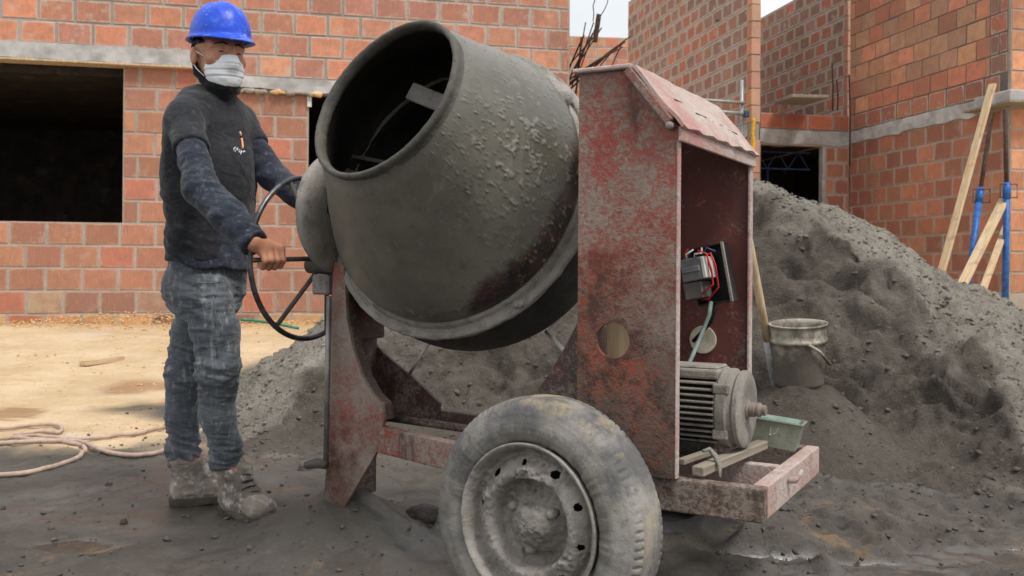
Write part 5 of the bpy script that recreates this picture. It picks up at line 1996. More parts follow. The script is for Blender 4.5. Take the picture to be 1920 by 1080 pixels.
pipe(gr, 'rail', P(1272, 184, 13.3), P(1396, 193, 13.3), 0.022, M['gi_pipe'])
pipe(gr, 'rail', P(1306, 206, 13.32), P(1404, 214, 13.32), 0.026, M['gi_pipe'])
pipe(gr, 'upright', P(1391, 150, 13.35), P(1390, 330, 13.35), 0.026, M['gi_pipe'])
pipe(gr, 'upright', P(1308, 190, 13.35), P(1308, 212, 13.35), 0.022, M['gi_pipe'])
cp = P(1400, 214, 13.3) - L0
MB().box(cp - Vector((0.035, 0.04, 0.045)), cp + Vector((0.035, 0.04, 0.045)), 0.015, seg=2).build('coupler', m_plain('dull_blue_coupler', (52, 74, 104), 0.7), gr)
pts = [P(1412 + 1.0 * math.sin(k * 0.8), 222 + k * 4.5, 13.42) for k in range(20)]
tag(MB().tube(pts, [0.021 if k % 2 else 0.028 for k in range(20)], 10).build('conduit', M['yellow'], None, smooth=True), 'yellow corrugated conduit running down the pier', 'conduit')
bq = MB().box((-0.24, -1.1, -0.02), (0.24, 0.5, 0.02), 0.004).build('scaffold_board', M['wood_grey'], None)
bq.location = P(1492, 190, 14.3)
bq.rotation_euler = (R(6), R(2), R(-6))
tag(bq, 'grey scaffold board jutting out over the dark doorway', 'board')
for (u, v0, v1, Y) in ((1561, 118, 207, 14.75), (1570, 150, 207, 14.8), (1593, 140, 312, 14.35)):
    tag(MB().tube([P(u, v1, Y), P(u + 1, (v0 + v1) / 2, Y), P(u - 1, v0, Y)], 0.012, 6).build('starter_bar', M['rust'], None, smooth=True), {1561: 'tall thin starter bar rising left of the white gap', 1570: 'short starter bar between two taller ones', 1593: 'long rusty bar hanging down the inner corner by the doorway'}[u], 'rebar')
tp0 = P(1352, 40, 14.9)
tpm = MB()
tpm.tube([tp0, tp0 + Vector((-0.09, -0.05, 0.005))], 0.02, 8)
tpm.tube([tp0 + Vector((0, 0, 0.04)), tp0 + Vector((0, 0, -0.05))], 0.022, 8)
tag(tpm.build('pipe_stub', M['green'], None, smooth=True), 'small green pipe stub high on the weathered wall', 'pipe')


# hoses on the ground, left
def hose(pix, r, label, mat='hose', lift=0.0):
    pts = []
    for u, v in pix:
        q = ray_hit(u, v, soil, 2.7, 8.0)
        pts.append(Vector((q.x, q.y, q.z + r * 0.9 + lift)))
    # smooth through the points
    out = []
    n = len(pts)
    for i in range(n - 1):
        p0, p1, p2, p3 = pts[max(i - 1, 0)], pts[i], pts[i + 1], pts[min(i + 2, n - 1)]
        for k in range(8):
            t = k / 8
            out.append(0.5 * ((2 * p1) + (p2 - p0) * t + (2 * p0 - 5 * p1 + 4 * p2 - p3) * t * t + (3 * p1 - p0 - 3 * p2 + p3) * t ** 3))
    out.append(pts[-1])
    for p in out:
        p.z = max(p.z, float(ground_z(np.array([p.x]), np.array([p.y]))[0]) + r * 0.8 + lift)
    return tag(MB().tube(out, r, 8).build('hose', M[mat], None, smooth=True), label, 'hose')


hose([(-640, 860), (-300, 884), (-60, 893), (0, 895), (60, 889), (110, 876), (148, 861), (160, 848), (150, 838), (120, 832), (60, 828), (0, 826), (-60, 828), (-300, 842), (-600, 830)], 0.0105, 'dusty hose bending back on itself on the wet mud')
hose([(-600, 850), (-280, 830), (-60, 834), (0, 836), (80, 832), (150, 833), (190, 850), (230, 858), (270, 858), (320, 848), (370, 818), (400, 790)], 0.0105, 'pale dusty hose running behind the worker\'s boots', lift=0.004)
hose([(-600, 812), (-280, 816), (-60, 806), (0, 809), (50, 803), (100, 801), (116, 807), (108, 816), (60, 816), (30, 822), (120, 828), (180, 826), (250, 820), (320, 802), (380, 780)], 0.009, 'looped thin hose on the yellow ground, farthest from the camera', lift=0.006)
hose([(452, 602), (490, 605), (530, 612), (560, 618)], 0.012, 'short green hose end beside the house wall', 'green')

# odds and ends
q = ray_hit(184, 681, soil, 4, 12)
o = stick('timber_offcut', q + Vector((-0.03, -0.20, 0.02)), q + Vector((0.10, 0.20, 0.02)), 0.07, 0.04, M['wood'], 'pale timber offcut lying on the yellow ground', 'wood')


def stone(u, v, r, label, mat, seed, f=soil, cat='stone'):
    q = ray_hit(u, v, f, 2.7, 10)
    b = bmesh.new()
    bmesh.ops.create_icosphere(b, subdivisions=3, radius=r)
    for w in b.verts:
        n = fbm(np.array([w.co[:]]) / r * 0.9 + seed * 5.0, 3, seed)[0]
        w.co *= 1 + 0.45 * n
        w.co.z *= 0.75
    mb = MB()
    mb._add(b)
    o = mb.build('stone', mat, None, smooth=True)
    o.location = q + Vector((0, 0, r * 0.35))
    return tag(o, label, cat)


stone(232, 982, 0.014, 'small dark red brick chip on the mud in front of the boots', M['rust'], 3)
stone(205, 908, 0.012, 'dark pebble on the mud below the hoses', M['clod'], 4)
stone(640, 627, 0.035, 'white scrap in the sand behind the post', M['white_plastic'], 5, heap, 'scrap')
stone(795, 975, 0.05, 'mud lump between the post and the near tyre', M['clod'], 6)
stone(1685, 885, 0.03, 'dark clod at the foot of the sand heap, right of the mixer frame', M['clod'], 8, heap, 'clod')
stone(575, 880, 0.035, 'mud lump beside the foot pedal', M['clod'], 9)
stone(440, 985, 0.006, 'tiny pebble at the toe of the near boot', M['clod'], 12)
# ================================================================== the worker
A_ = lambda v: np.array(v[:], float)
PSI, PSH = R(33), R(49)
BFW = np.array([math.cos(PSI), -math.sin(PSI), 0])            # the way the body faces
BRT = np.array([-math.sin(PSI), -math.cos(PSI), 0])           # his right
UP = np.array([0, 0, 1.0])
HFW = np.array([math.cos(PSH), -math.sin(PSH), -0.06]); HFW /= np.linalg.norm(HFW)
HRT = np.array([-math.sin(PSH), -math.cos(PSH), 0.0])
HUP = np.cross(HRT, HFW) * 1.0
if HUP[2] < 0: HUP = -HUP
HC = A_(P(411, 107, 3.25))
hd_ = lambda f, r, u: HC + f * HFW + r * HRT + u * HUP
HM = np.stack([HFW, HRT, HUP])

J = dict(
    neck=P(390, 186, 3.28), chest=P(389, 285, 3.27), waist=P(391, 450, 3.27), pelv=P(390, 525, 3.27),
    rs=P(346, 222, 3.12), re=P(376, 352, 2.93), rw=P(473, 452, 2.80),
    ls=P(446, 228, 3.40), le=P(512, 333, 3.33), lw=P(600, 388, 3.20),
    rh=P(381, 545, 3.21), rt=P(404, 622, 3.20), rk=P(409, 690, 3.19), rc=P(407, 775, 3.235), rl=P(424, 845, 3.265), ra=P(431, 905, 3.275),
    lh=P(398, 540, 3.35), lt=P(362, 620, 3.37), lk=P(346, 690, 3.38), lc=P(341, 775, 3.40), ll=P(344, 846, 3.41), la=P(344, 900, 3.41))
J = {k: A_(v) for k, v in J.items()}
gzf = lambda x, y: float(ground_z(np.array([x]), np.array([y]))[0])

man = empty('person', (J['pelv'][0], J['pelv'][1], gzf(J['pelv'][0], J['pelv'][1])))
tag(man, 'worker in a blue hard hat, white face mask and dusty dark clothes turning the handwheel', 'person')
ML_ = np.array(man.location[:])


def wear(name, V, F, mat, parent=None, smooth=True):
    me = mesh_from(name, V - ML_, F[:, ::-1] if FLIP else F, mat, smooth)
    return obj(name, me, parent or man)


FLIP = False
skin = NM('skin')
v_ = skin.co('World')
n_1, n_2 = skin.noise(v_, 30, 4), skin.noise(v_, 160, 3)
M['skin'] = skin.done(skin.mix(skin.mr(n_1, 0.3, 0.7), c8(168, 114, 88), c8(196, 142, 114)), 0.55, skin.bump(n_2, 0.25, 0.002), spec=0.35, **{'Subsurface Weight': 0.12, 'Subsurface Radius': (0.012, 0.005, 0.003), 'Subsurface Scale': 0.5})
M['tshirt'] = m_cloth('black_tshirt', (36, 37, 41), (48, 49, 53), (98, 98, 100), 0.34, fine=2.2)
M['sleeve'] = m_cloth('navy_sleeve', (34, 38, 48), (54, 59, 71), (120, 121, 125), 0.5, fine=1.7)
M['jeans'] = m_cloth('dusty_jeans', (62, 66, 72), (100, 105, 111), (160, 161, 160), 0.75, streak=True, fine=1.5)
M['boot'] = m_cloth('muddy_boot', (92, 84, 76), (140, 131, 121), (212, 208, 201), 0.85)
M['sole'] = m_crust('muddy_sole', (60, 55, 49), (84, 78, 71), (44, 40, 36), 0.8)
M['mask'] = m_plain('mask_fabric', (226, 228, 230), 0.85, 0, 0.04, 0.15)
M['gaiter'] = m_cloth('black_gaiter', (16, 17, 19), (30, 31, 33), (50, 50, 52), 0.2)
M['hair'] = m_plain('black_hair', (16, 14, 13), 0.6, 0, 0.3, 0.3, 120, 0.6)
M['sock'] = m_cloth('red_sock', (150, 60, 46), (186, 96, 74), (190, 130, 110), 0.3)
g = NM('blue_helmet')
v_ = g.co('World')
n1, n2 = g.noise(v_, 16, 6, 0.66), g.noise(v_, 70, 4, 0.6)
c_ = g.mix(g.mr(n1, 0.35, 0.65), c8(24, 66, 190), c8(34, 84, 214))
c_ = g.mix(g.mr(n1, 0.52, 0.72, 0, 0.6), c_, c8(104, 136, 214))
n3 = g.noise(g.mapv(v_, (1, 1, 2.2)), 34, 6, 0.72)
c_ = g.mix(g.mr(n3, 0.58, 0.70, 0, 0.6), c_, c8(168, 184, 222))
c_ = g.mix(g.mr(n2, 0.66, 0.74, 0, 0.6), c_, c8(206, 212, 226))
M['helmet'] = g.done(c_, g.mr(n1, 0.3, 0.7, 0.35, 0.55), g.bump(n2, 0.08, 0.002), spec=0.4)

# grip points on the handwheel
GR = mixer.matrix_world if False else None
rot = Matrix.Translation((WX, WY, 0)) @ Matrix.Rotation(-math.atan2(SA, CA), 4, 'Z')
sp0 = A_(rot @ hw(-92, HWR - 0.004))
sp1 = A_(rot @ (HWC + hub_c + (hw(-92, 0.02) - HWC)))
SD = (sp1 - sp0) / np.linalg.norm(sp1 - sp0)
G1 = sp0 + SD * 0.062
rimL = A_(rot @ hw(33))
rimLd = A_(rot @ hw(40)) - A_(rot @ hw(26))
rimLd /= np.linalg.norm(rimLd)


def build_body():
    f = Field((-1.36, 2.72, 0.02), (-0.50, 3.58, 1.74), 0.0042)
    # head
    f.ell(hd_(-0.004, 0, 0.030), (0.094, 0.076, 0.088), 0.01, HM)
    f.ell(hd_(0.030, 0, -0.040), (0.066, 0.060, 0.070), 0.03, HM)
    f.ell(hd_(0.052, 0, -0.088), (0.030, 0.032, 0.024), 0.03, HM)
    for s_ in (-1, 1):
        f.cap(hd_(0.080, s_ * 0.012, 0.030), hd_(0.064, s_ * 0.052, 0.026), 0.011, 0.009, 0.012)
        f.ell(hd_(0.062, s_ * 0.043, -0.022), (0.022, 0.022, 0.020), 0.02, HM)
    for s_ in (-1, 1):
        f.ell(hd_(0.100, s_ * 0.032, 0.006), (0.018, 0.020, 0.012), 0.010, HM, sub=True)
        f.ell(hd_(0.073, s_ * 0.031, 0.008), (0.0135, 0.015, 0.0135), 0.004, HM)
    f.cap(hd_(0.088, 0, 0.016), hd_(0.106, 0, -0.026), 0.009, 0.013, 0.014)
    for s_ in (-1, 1):
        e = hd_(-0.014, s_ * 0.083, -0.006)
        f.ell(e, (0.019, 0.010, 0.031), 0.008, np.stack([HFW * 0.94 + HUP * 0.2, HRT, HUP * 0.96 - HFW * 0.2]))
        f.ell(hd_(-0.004, s_ * 0.094, -0.004), (0.010, 0.006, 0.018), 0.006, HM, sub=True)
    # neck, trunk, limbs under the clothes
    f.cap(hd_(-0.012, 0, -0.05), J['neck'] - UP * 0.01, 0.052, 0.060, 0.03)
    f.cap(J['chest'] + UP * 0.05, J['waist'], 0.13, 0.12, 0.04, BFW, 0.66)
    f.cap(J['waist'], J['pelv'] + UP * 0.01, 0.12, 0.125, 0.04, BFW, 0.7)
    for s_ in 'rl':
        f.cap(J['neck'] - UP * 0.03, J[s_ + 's'], 0.045, 0.045, 0.03)
        f.cap(J[s_ + 's'], J[s_ + 'e'], 0.040, 0.035, 0.02)
        f.cap(J[s_ + 'e'], J[s_ + 'w'], 0.036, 0.027, 0.02)
        f.cap(J[s_ + 'h'], J[s_ + 'k'], 0.060, 0.045, 0.03)
        f.cap(J[s_ + 'k'], J[s_ + 'c'], 0.046, 0.042, 0.02)
        f.cap(J[s_ + 'c'], J[s_ + 'a'], 0.042, 0.032, 0.02)
    # hands: four fingers closed round the bar, thumb over it
    for (W, G, D, near, top) in ((J['rw'], G1, SD, np.array([-0.1, -0.80, 0.10]), UP), (J['lw'], rimL, rimLd, np.array([-0.4, 0.5, 0.2]), np.cross(rimLd, np.array([-0.4, 0.5, 0.2])))):
        near = near - (near @ D) * D
        near /= np.linalg.norm(near)
        top = top - (top @ D) * D - (top @ near) * near
        top /= np.linalg.norm(top)
        back = W - G
        ks = []
        for i in range(4):
            o = (1.5 - i) * 0.0208 * -1
            sc = (0.94, 1.03, 1.0, 0.84)[i]
            Kp = G + D * o + top * (0.029 + 0.003 * (i in (1, 2))) + near * 0.018
            ks.append(Kp)
            p1 = G + D * o * 0.96 + near * 0.0275 * sc - top * 0.008
            p2 = G + D * o * 0.93 - top * 0.0250 * sc + near * 0.004
            p3 = G + D * o * 0.92 - near * 0.0190 * sc - top * 0.011
            f.cap(Kp, p1, 0.0110, 0.0101, 0.006)
            f.cap(p1, p2, 0.0101, 0.0090, 0.004)
            f.cap(p2, p3, 0.0085, 0.0072, 0.004)
            f.cap(W + (Kp - W) * 0.25 + D * o * 0.25, Kp, 0.0155, 0.0120, 0.009)
        f.cap(J['rw'] if W is J['rw'] else J['lw'], W + (ks[1] - W) * 0.55, 0.026, 0.026, 0.02, near, 0.7)
        t0 = W + (ks[3] - W) * 0.35 + top * 0.004 - near * 0.012
        t1 = G + D * 0.030 + top * 0.022 - near * 0.014
        t2 = G + D * 0.048 - near * 0.021 - top * 0.002
        f.cap(t0, t1, 0.0135, 0.0108, 0.010)
        f.cap(t1, t2, 0.0105, 0.0085, 0.005)
    V, F = f.surface()
    V = relax(V, F, 1, 0.35)
    return V, F


V, F = build_body()
wear('body', V, F, M['skin'])

# eyes under the brim: lids stay skin, the eyeball shows as a dark slit
for s_ in (-1, 1):
    fe = Field(hd_(0.075, s_ * 0.031, 0.007) - 0.02, hd_(0.075, s_ * 0.031, 0.007) + 0.02, 0.0012)
    fe.ell(hd_(0.0755, s_ * 0.031, 0.006), (0.0125, 0.0115, 0.0042), 0.0, HM)
    V, F = fe.surface()
    wear('eye', V, F, M['black_plastic'])
    br = MB()
    br.tube([Vector(hd_(0.092, s_ * 0.012, 0.030) - ML_), Vector(hd_(0.090, s_ * 0.03, 0.036) - ML_), Vector(hd_(0.075, s_ * 0.052, 0.029) - ML_)], [0.0025, 0.0032, 0.0015], 8)
    br.build('eyebrow', M['hair'], man, smooth=True)

# hair
f = Field(HC - 0.14, HC + 0.14, 0.004)
f.ell(hd_(-0.014, 0, 0.026), (0.093, 0.083, 0.086), 0.0, HM)
q = f.pts() - HC
fw, up, sd = q @ HFW, q @ HUP, q @ HRT
lim = np.maximum(np.maximum(fw - 0.028 - 0.3 * np.maximum(up - 0.01, 0), -(up + 0.030 + 0.35 * np.minimum(fw, 0) * -1 * 0 + 0.0)), np.where(np.abs(sd) > 0.05, np.maximum(-(up - 0.034), 0) * (fw > -0.040), 0) - 0.0015)
f.D = np.maximum(f.D, lim)
V, F = f.surface()
N = vnormals(V, F)
V = V + N * (0.003 * fbm(V * 120, 2, 401))[:, None]
wear('hair', V, F, M['hair'])

# hard hat
HB = hd_(0.004, 0, 0.064)
rows = []
NA, NT = 96, 30
prof_h = []
for i in range(NT + 1):
    t = i / NT
    el = (1 - t) * math.pi / 2
    prof_h.append((math.cos(el) ** 0.86, math.sin(el) ** 0.92))
Vh, Fh = [], []
ths = np.arange(NA) * 2 * np.pi / NA
for (cr, cz) in prof_h:
    for th in ths:
        fwd, sd = math.cos(th) * 0.117 * cr, math.sin(th) * 0.097 * cr
        z = 0.116 * cz
        rdg = 0.0045 * math.exp(-(sd / 0.018) ** 2) * (1 if cz > 0.35 else cz / 0.35) + 0.0022 * math.exp(-((abs(sd) - 0.045) / 0.008) ** 2) * (cz > 0.3)
        Vh.append(HB + HFW * fwd * (1 + 0.0) + HRT * sd + HUP * (z + rdg))
# gutter and brim
for (ext, dz, bill) in ((0.002, -0.004, 0.0), (0.009, -0.007, 0.35), (0.012, -0.011, 0.75), (0.013, -0.0145, 1.0), (0.009, -0.0165, 1.0), (0.002, -0.013, 0.6), (-0.004, -0.008, 0.0), (-0.006, 0.01, 0.0)):
    for th in ths:
        c = math.cos(th)
        fr = max(0.0, c) ** 2.2
        a, b = 0.117 + ext + 0.040 * fr * bill, 0.097 + ext * 0.95
        Vh.append(HB + HFW * math.cos(th) * a + HRT * math.sin(th) * b + HUP * (dz - 0.013 * fr * bill))
NR = NT + 1 + 8
I = np.arange(NR * NA).reshape(NR, NA)
K = np.roll(I, -1, 1)
Fh = np.stack([I[:-1], K[:-1], K[1:], I[1:]], -1).reshape(-1, 4)
hatm = mesh_from('hard_hat', np.array(Vh) - ML_, Fh, M['helmet'])
hat = obj('hard_hat', hatm, man)
MB().tube([Vector(hd_(0.0, math.sin(t) * 0.085, 0.066) + HFW * math.cos(t) * 0.104 - ML_) for t in np.linspace(0, 2 * np.pi, 40)[:-1]], 0.006, 8, closed=True).build('headband', M['black_plastic'], hat, smooth=True)

# face mask with pleats and ear loops
f = Field(HC - 0.15, HC + 0.15, 0.0026)
f.ell(hd_(0.036, 0, -0.050), (0.074, 0.066, 0.070), 0.0, HM)
f.cap(hd_(0.092, 0, -0.006), hd_(0.112, 0, -0.030), 0.013, 0.019, 0.03)
f.ell(hd_(0.062, 0, -0.088), (0.036, 0.040, 0.028), 0.03, HM)
q = f.pts() - HC
fw, up, sd = q @ HFW, q @ HUP, q @ HRT
top_ = -0.008 + 0.004 * np.cos(np.clip(sd / 0.06, -1.5, 1.5) * 1.2)
f.D = np.maximum(f.D, np.maximum(np.maximum(up - top_, -(up + 0.108 - 0.02 * (np.abs(sd) / 0.06) ** 2)), 0.030 - fw - 0.12 * up * 0 + 0.10 * np.maximum(up + 0.06, 0)))
V, F = f.surface()
N = vnormals(V, F)
u_ = (V - HC) @ HUP
s__ = (V - HC) @ HRT
V = V + N * (sum(-0.0019 * np.exp(-((u_ - u0 - 0.10 * s__ * k0 + 0.5 * s__ ** 2) / 0.0026) ** 2) + 0.0012 * np.exp(-((u_ - u0 - 0.005) / 0.004) ** 2) for u0, k0 in ((-0.034, 0.2), (-0.054, 0.0), (-0.074, -0.3))) + 0.0026 * fbm(V * 34, 3, 411))[:, None]
mk = wear('face_mask', V, F, M['mask'])
for s_ in (1, -1):
    for u0, u1 in ((-0.012, 0.018), (-0.075, -0.030)):
        MB().tube([Vector(hd_(0.035, s_ * 0.066, u0) - ML_), Vector(hd_(0.010, s_ * 0.080, (u0 + u1) / 2) - ML_), Vector(hd_(-0.016, s_ * 0.084, u1) - ML_)], 0.0016, 6).build('ear_loop', M['mask'], mk, smooth=True)

# black cloth pulled down round chin and neck
f = Field(HC + np.array([-0.15, -0.15, -0.22]), HC + np.array([0.15, 0.15, 0.05]), 0.004)
f.ell(hd_(0.040, 0, -0.104), (0.052, 0.052, 0.030), 0.0, HM)
f.cap(hd_(0.052, 0, -0.112), hd_(0.030, 0, -0.140), 0.032, 0.034, 0.03)
for s_ in (-1, 1):
    f.cap(hd_(0.034, s_ * 0.048, -0.105), hd_(-0.012, s_ * 0.070, -0.058), 0.017, 0.012, 0.02)
    f.cap(hd_(-0.012, s_ * 0.070, -0.058), hd_(-0.03, s_ * 0.072, -0.030), 0.012, 0.008, 0.01)
V, F = f.surface()
N = vnormals(V, F)
V = V + N * (0.004 * fbm(V * np.array([30, 30, 70]), 3, 421))[:, None]
wear('neck_gaiter', V, F, M['gaiter'])


def folds(V, N, sx, seed, amp, p=1.0):
    n = fbm(V * np.asarray(sx), 3, seed)
    return V + N * ((1 - np.abs(n) * 2.6).clip(-0.4, 1) * amp)[:, None]


# T-shirt
f = Field((-1.32, 2.86, 0.78), (-0.72, 3.64, 1.52), 0.0052)
hem = J['waist'] - UP * 0.068 + BFW * 0.005
f.cap(J['chest'] + UP * 0.06 + BFW * 0.006, J['chest'] - UP * 0.10 + BFW * 0.012, 0.164, 0.158, 0.03, BFW, 0.66)
f.cap(J['chest'] - UP * 0.08 + BFW * 0.012, hem, 0.157, 0.154, 0.05, BFW, 0.74, flat=True)
for s_ in 'rl':
    f.cap(J['neck'] - UP * 0.040, J[s_ + 's'] - UP * 0.004, 0.062, 0.056, 0.05)
    d_ = (J[s_ + 'e'] - J[s_ + 's'])
    f.cap(J[s_ + 's'], J[s_ + 's'] + d_ * 0.46, 0.052, 0.0545, 0.028, flat=True)
f.cap(J['neck'] - UP * 0.05 - BFW * 0.01, J['neck'] + UP * 0.004, 0.075, 0.070, 0.04, flat=True)
V, F = f.surface()
V = relax(V, F, 2, 0.5)
N = vnormals(V, F)
lowb = sstep(1.25, 0.95, V[:, 2])
V = folds(V, N, (5, 5, 9), 431, 0.005)
t_ = V @ (BFW * 0.5 + UP * 0.85)
V = V + N * ((0.006 * lowb) * (1 - np.abs(fbm(np.stack([t_ * 22, V @ BRT * 6, V @ BFW * 4], -1), 3, 432)) * 2.5))[:, None]
ts = wear('t_shirt', V, F, M['tshirt'])
from mathutils.bvhtree import BVHTree
bvh = BVHTree.FromPolygons([tuple(v) for v in V], [tuple(int(i) for i in q) for q in F])


def on_shirt(u, v, off=0.0012):
    o = Vector((0, 0, H))
    d = (P(u, v, 1.0) - o).normalized()
    loc, nor, *_ = bvh.ray_cast(o, d)
    return None if loc is None else loc - d * off


def print_mark(name, pix, r, mat):
    pts = [on_shirt(u, v) for u, v in pix]
    pts = [p for p in pts if p is not None]
    if len(pts) > 1:
        MB().tube([p - Vector(ML_) for p in pts], r, 6).build(name, mat, ts, smooth=True)


M['print_orange'] = m_plain('print_orange', (222, 156, 120), 0.8)
M['print_white'] = m_plain('print_white', (200, 206, 212), 0.8)
print_mark('print_mark', [(449.5, 247), (451, 251), (451.5, 255)], 0.0042, M['print_orange'])
print_mark('print_mark', [(453, 259), (454, 266), (455, 273), (454.5, 279)], 0.0040, M['print_orange'])
print_mark('print_script', [(439, 284), (438, 279), (441, 276), (443, 280), (440, 285)], 0.0020, M['print_white'])
print_mark('print_script', [(445, 277), (446, 284), (449, 286), (450, 281), (448, 280)], 0.0018, M['print_white'])
print_mark('print_script', [(451, 290), (453, 283), (456, 286), (458, 283), (460, 285)], 0.0020, M['print_white'])

# long sleeves worn under it, and the shirt tail below the hem
f = Field((-1.32, 2.64, 0.82), (-0.50, 3.58, 1.48), 0.0048)
for s_, r3 in (('r', (0.046, 0.049, 0.048, 0.041)), ('l', (0.044, 0.047, 0.045, 0.038))):
    m_ = J[s_ + 'e'] + (J[s_ + 'w'] - J[s_ + 'e']) * 0.55
    f.cap(J[s_ + 's'], J[s_ + 'e'], r3[0], r3[1], 0.02)
    f.cap(J[s_ + 'e'], m_, r3[1], r3[2], 0.02)
    f.cap(m_, J[s_ + 'w'] + (J[s_ + 'w'] - J[s_ + 'e']) * 0.05, r3[2], r3[3], 0.02, flat=True)
V, F = f.surface()
V = relax(V, F, 1, 0.5)
N = vnormals(V, F)
for s_ in 'rl':
    ax = (J[s_ + 'w'] - J[s_ + 's']) / np.linalg.norm(J[s_ + 'w'] - J[s_ + 's'])
    sel = ((V - J['rs'])[:, 1] < 0.12) if s_ == 'r' else ((V - J['rs'])[:, 1] >= 0.12)
    t_ = V @ ax
    sd_ = V @ np.cross(ax, UP)
    n = fbm(np.stack([t_ * 13 + 9 * sd_, sd_ * 10, V[:, 2] * 9], -1), 3, 441)
    V = V + N * (sel * 0.005 * (1 - np.abs(n) * 2.8).clip(-0.5, 1))[:, None]
wear('long_sleeves', V, F, M['sleeve'])
f = Field((-1.3, 2.95, 0.72), (-0.78, 3.6, 0.98), 0.006)
tl = hem - UP * 0.045 + BFW * 0.012
f.cap(hem + UP * 0.03 + BFW * 0.004, tl, 0.152, 0.150, 0.02, BFW, 0.76, flat=True)
q = f.pts()
f.D = np.maximum(f.D, (tl[2] + 0.030 - 0.40 * ((q - tl) @ BFW - 0.055).clip(-0.2, 0.08) + 0.01 * np.sin(((q - tl) @ BRT) * 40) - q[..., 2]))
V, F = f.surface()
N = vnormals(V, F)
V = folds(V, N, (14, 14, 5), 451, 0.006)
wear('shirt_tail', V, F, M['sleeve'])
p0, p1 = A_(P(424, 498, 3.12)), A_(P(436, 498, 3.12))

# jeans
f = Field((-1.32, 2.98, 0.08), (-0.76, 3.62, 0.90), 0.0048)
f.cap(J['waist'] - UP * 0.07, J['pelv'] - UP * 0.015 - BFW * 0.008, 0.140, 0.142, 0.03, BFW, 0.78)
f.ell(J['pelv'] - UP * 0.03 - BFW * 0.055, (0.085, 0.12, 0.09), 0.04, np.stack([BFW, BRT, UP]))
rad = dict(r=(0.088, 0.072, 0.066, 0.055, 0.047, 0.050), l=(0.086, 0.070, 0.060, 0.053, 0.049, 0.050))
for s_ in 'rl':
    ch = [J[s_ + 'h'], J[s_ + 't'], J[s_ + 'k'], J[s_ + 'c'], J[s_ + 'l'], J[s_ + 'l'] + (J[s_ + 'a'] - J[s_ + 'l']) * 0.45]
    for i in range(5):
        f.cap(ch[i], ch[i + 1], rad[s_][i], rad[s_][i + 1], 0.025, flat=(i == 4))
V, F = f.surface()
V = relax(V, F, 1, 0.5)
N = vnormals(V, F)
z_ = V[:, 2]
knee = np.exp(-((z_ - 0.50) / 0.08) ** 2)
ank = sstep(0.34, 0.17, z_)
hip = np.exp(-((z_ - 0.72) / 0.07) ** 2) * 0.7
ph = V[:, 0] * 9 + V[:, 1] * 7
n1 = fbm(np.stack([V[:, 0] * 7, V[:, 1] * 7, z_ * 34 + 1.4 * np.sin(ph) + 2.0 * fbm(V * 6, 2, 465)], -1), 3, 461)
n2 = fbm(np.stack([V[:, 0] * 9 + z_ * 9, V[:, 1] * 9, z_ * 26], -1), 3, 462)
rg = (1 - np.abs(n1) * 3.0).clip(-0.6, 1)
rg2 = (1 - np.abs(n2) * 2.8).clip(-0.6, 1)
V = V + N * (rg * (0.0012 + 0.011 * ank + 0.0055 * knee) + rg2 * (0.0022 + 0.006 * hip + 0.004 * knee))[:, None]
V = V + N * (0.0012 * fbm(V * 80, 2, 463))[:, None]
jn = wear('jeans', V, F, M['jeans'])
bvh = BVHTree.FromPolygons([tuple(v) for v in V], [tuple(int(i) for i in q) for q in F])


def seam(name, pix, r, mat):
    pts = [on_shirt(u, v, 0.0005) for u, v in pix]
    pts = [p for p in pts if p is not None]
    if len(pts) > 2:
        MB().tube([p - Vector(ML_) for p in pts], r, 6).build(name, mat, jn, smooth=True)


seam('pocket_seam', [(366, 530), (374, 531), (382, 531), (392, 531), (402, 530), (412, 528)], 0.0018, M['jeans'])
seam('side_seam', [(398, 545), (402, 570), (404, 595), (406, 620), (406, 645), (407, 670)], 0.0022, M['jeans'])

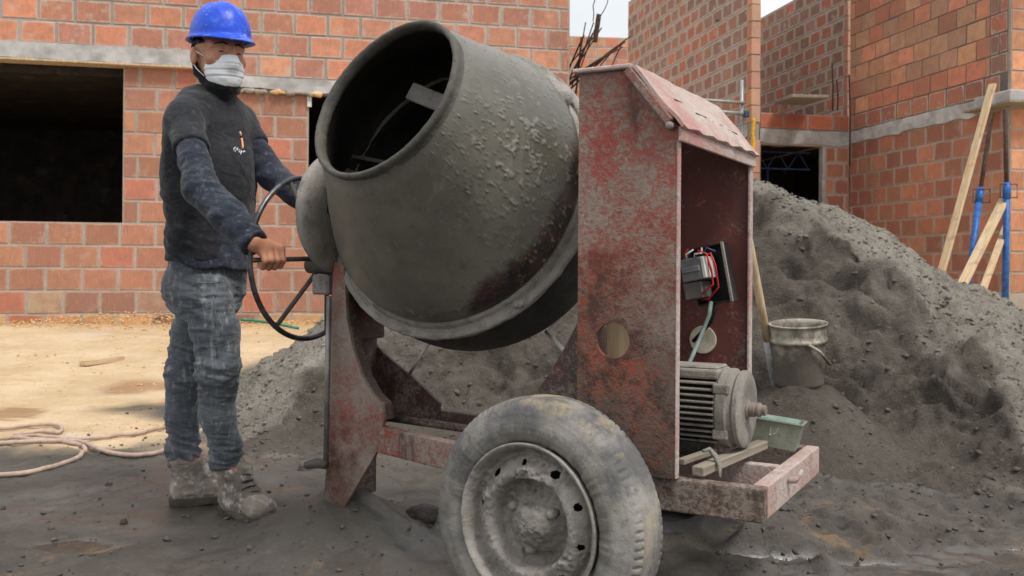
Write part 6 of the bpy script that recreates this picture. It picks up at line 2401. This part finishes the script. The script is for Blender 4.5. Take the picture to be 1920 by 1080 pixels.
# boots
for s_, heel, dirv in (('r', P(428, 962, 3.305), (0.72, -0.69)), ('l', P(326, 950, 3.40), (0.96, 0.28))):
    d = np.array([dirv[0], dirv[1], 0.0])
    d /= np.linalg.norm(d)
    r_ = np.array([d[1], -d[0], 0])
    h0 = A_(heel)
    h0[2] = gzf(h0[0], h0[1]) - 0.006
    bt = empty('boot', tuple(h0 - ML_))
    bt.parent = man
    tag(bt, 'near boot, laced and crusted white on the toe' if s_ == 'r' else 'far boot, seen from its side')
    loc = lambda a, b, z: h0 + d * a + r_ * b + UP * z
    f = Field(h0 - np.array([0.2, 0.36, 0.0]), h0 + np.array([0.36, 0.3, 0.26]), 0.0042)
    an = loc(0.045, 0, 0.11)
    topc = J[s_ + 'a'] * 0.35 + loc(0.05, 0, 0.0) * 0.65
    topc = np.array([topc[0], topc[1], h0[2] + 0.165])
    f.cap(loc(0.045, 0, 0.06), topc, 0.048, 0.054, 0.03, flat=True)
    f.cap(loc(0.035, 0, 0.055), loc(0.12, 0, 0.060), 0.042, 0.042, 0.03)
    f.cap(loc(0.11, 0, 0.062), loc(0.205, 0.004, 0.050), 0.045, 0.042, 0.03)
    f.ell(loc(0.215, 0.004, 0.050), (0.052, 0.047, 0.038), 0.02, np.stack([d, r_, UP]))
    f.cap(topc - d * 0.01, loc(0.13, 0, 0.088), 0.045, 0.032, 0.03)
    q = f.pts()
    f.D = np.maximum(f.D, h0[2] + 0.026 - q[..., 2])
    V, F = f.surface()
    V = relax(V, F, 1, 0.5)
    N = vnormals(V, F)
    n = fbm(V * np.array([16, 16, 34]), 3, 471 + ord(s_))
    V = V + N * (0.004 * (1 - np.abs(n) * 2.5).clip(-0.5, 1) + 0.0007 * fbm(V * 70, 3, 472))[:, None]
    obj('upper', mesh_from('upper', V - h0, F, M['boot']), bt)
    f = Field(h0 - np.array([0.2, 0.36, 0.02]), h0 + np.array([0.36, 0.3, 0.09]), 0.0042)
    f.cap(loc(0.035, 0, 0.018), loc(0.11, 0, 0.018), 0.050, 0.046, 0.02)
    f.cap(loc(0.11, 0, 0.018), loc(0.215, 0.004, 0.018), 0.046, 0.056, 0.02)
    q = f.pts()
    f.D = np.maximum(f.D, np.maximum(q[..., 2] - h0[2] - 0.034, h0[2] + 0.0 - q[..., 2]))
    ain = ((q - h0) @ d)
    f.D = np.where((ain > 0.085) & (ain < 0.135), np.maximum(f.D, h0[2] + 0.010 - q[..., 2]), f.D)
    V, F = f.surface()
    N = vnormals(V, F)
    V = V + N * (0.004 * fbm(V * 35, 3, 473) + 0.002)[:, None]
    obj('sole', mesh_from('sole', V - h0, F, M['sole']), bt)
    arc = [loc(0.165 + 0.012 * math.cos(t), 0.050 * math.sin(t), 0.036 + 0.058 * math.cos(t) ** 0.7 if math.cos(t) > 0 else 0.036) - h0 for t in np.linspace(-1.45, 1.45, 15)]
    MB().tube(arc, 0.0028, 6).build('toe_seam', M['boot'], bt, smooth=True)
    for k in range(4):
        a = 0.105 + 0.018 * k
        z = 0.150 - 0.016 * k
        MB().tube([loc(a - 0.004, -0.030, z - 0.012) - h0, loc(a + 0.010, -0.010, z + 0.0) - h0, loc(a + 0.010, 0.010, z + 0.0) - h0, loc(a - 0.004, 0.030, z - 0.012) - h0], 0.0042, 6).build('lace', M['black_plastic'], bt, smooth=True)
    MB().tube([Vector(topc - h0) + Vector((0.050 * math.cos(t), 0.050 * math.sin(t), 0.004)) for t in np.linspace(0, 2 * np.pi, 30)[:-1]], 0.0075, 8, closed=True).build('sock', M['sock'], bt, smooth=True)
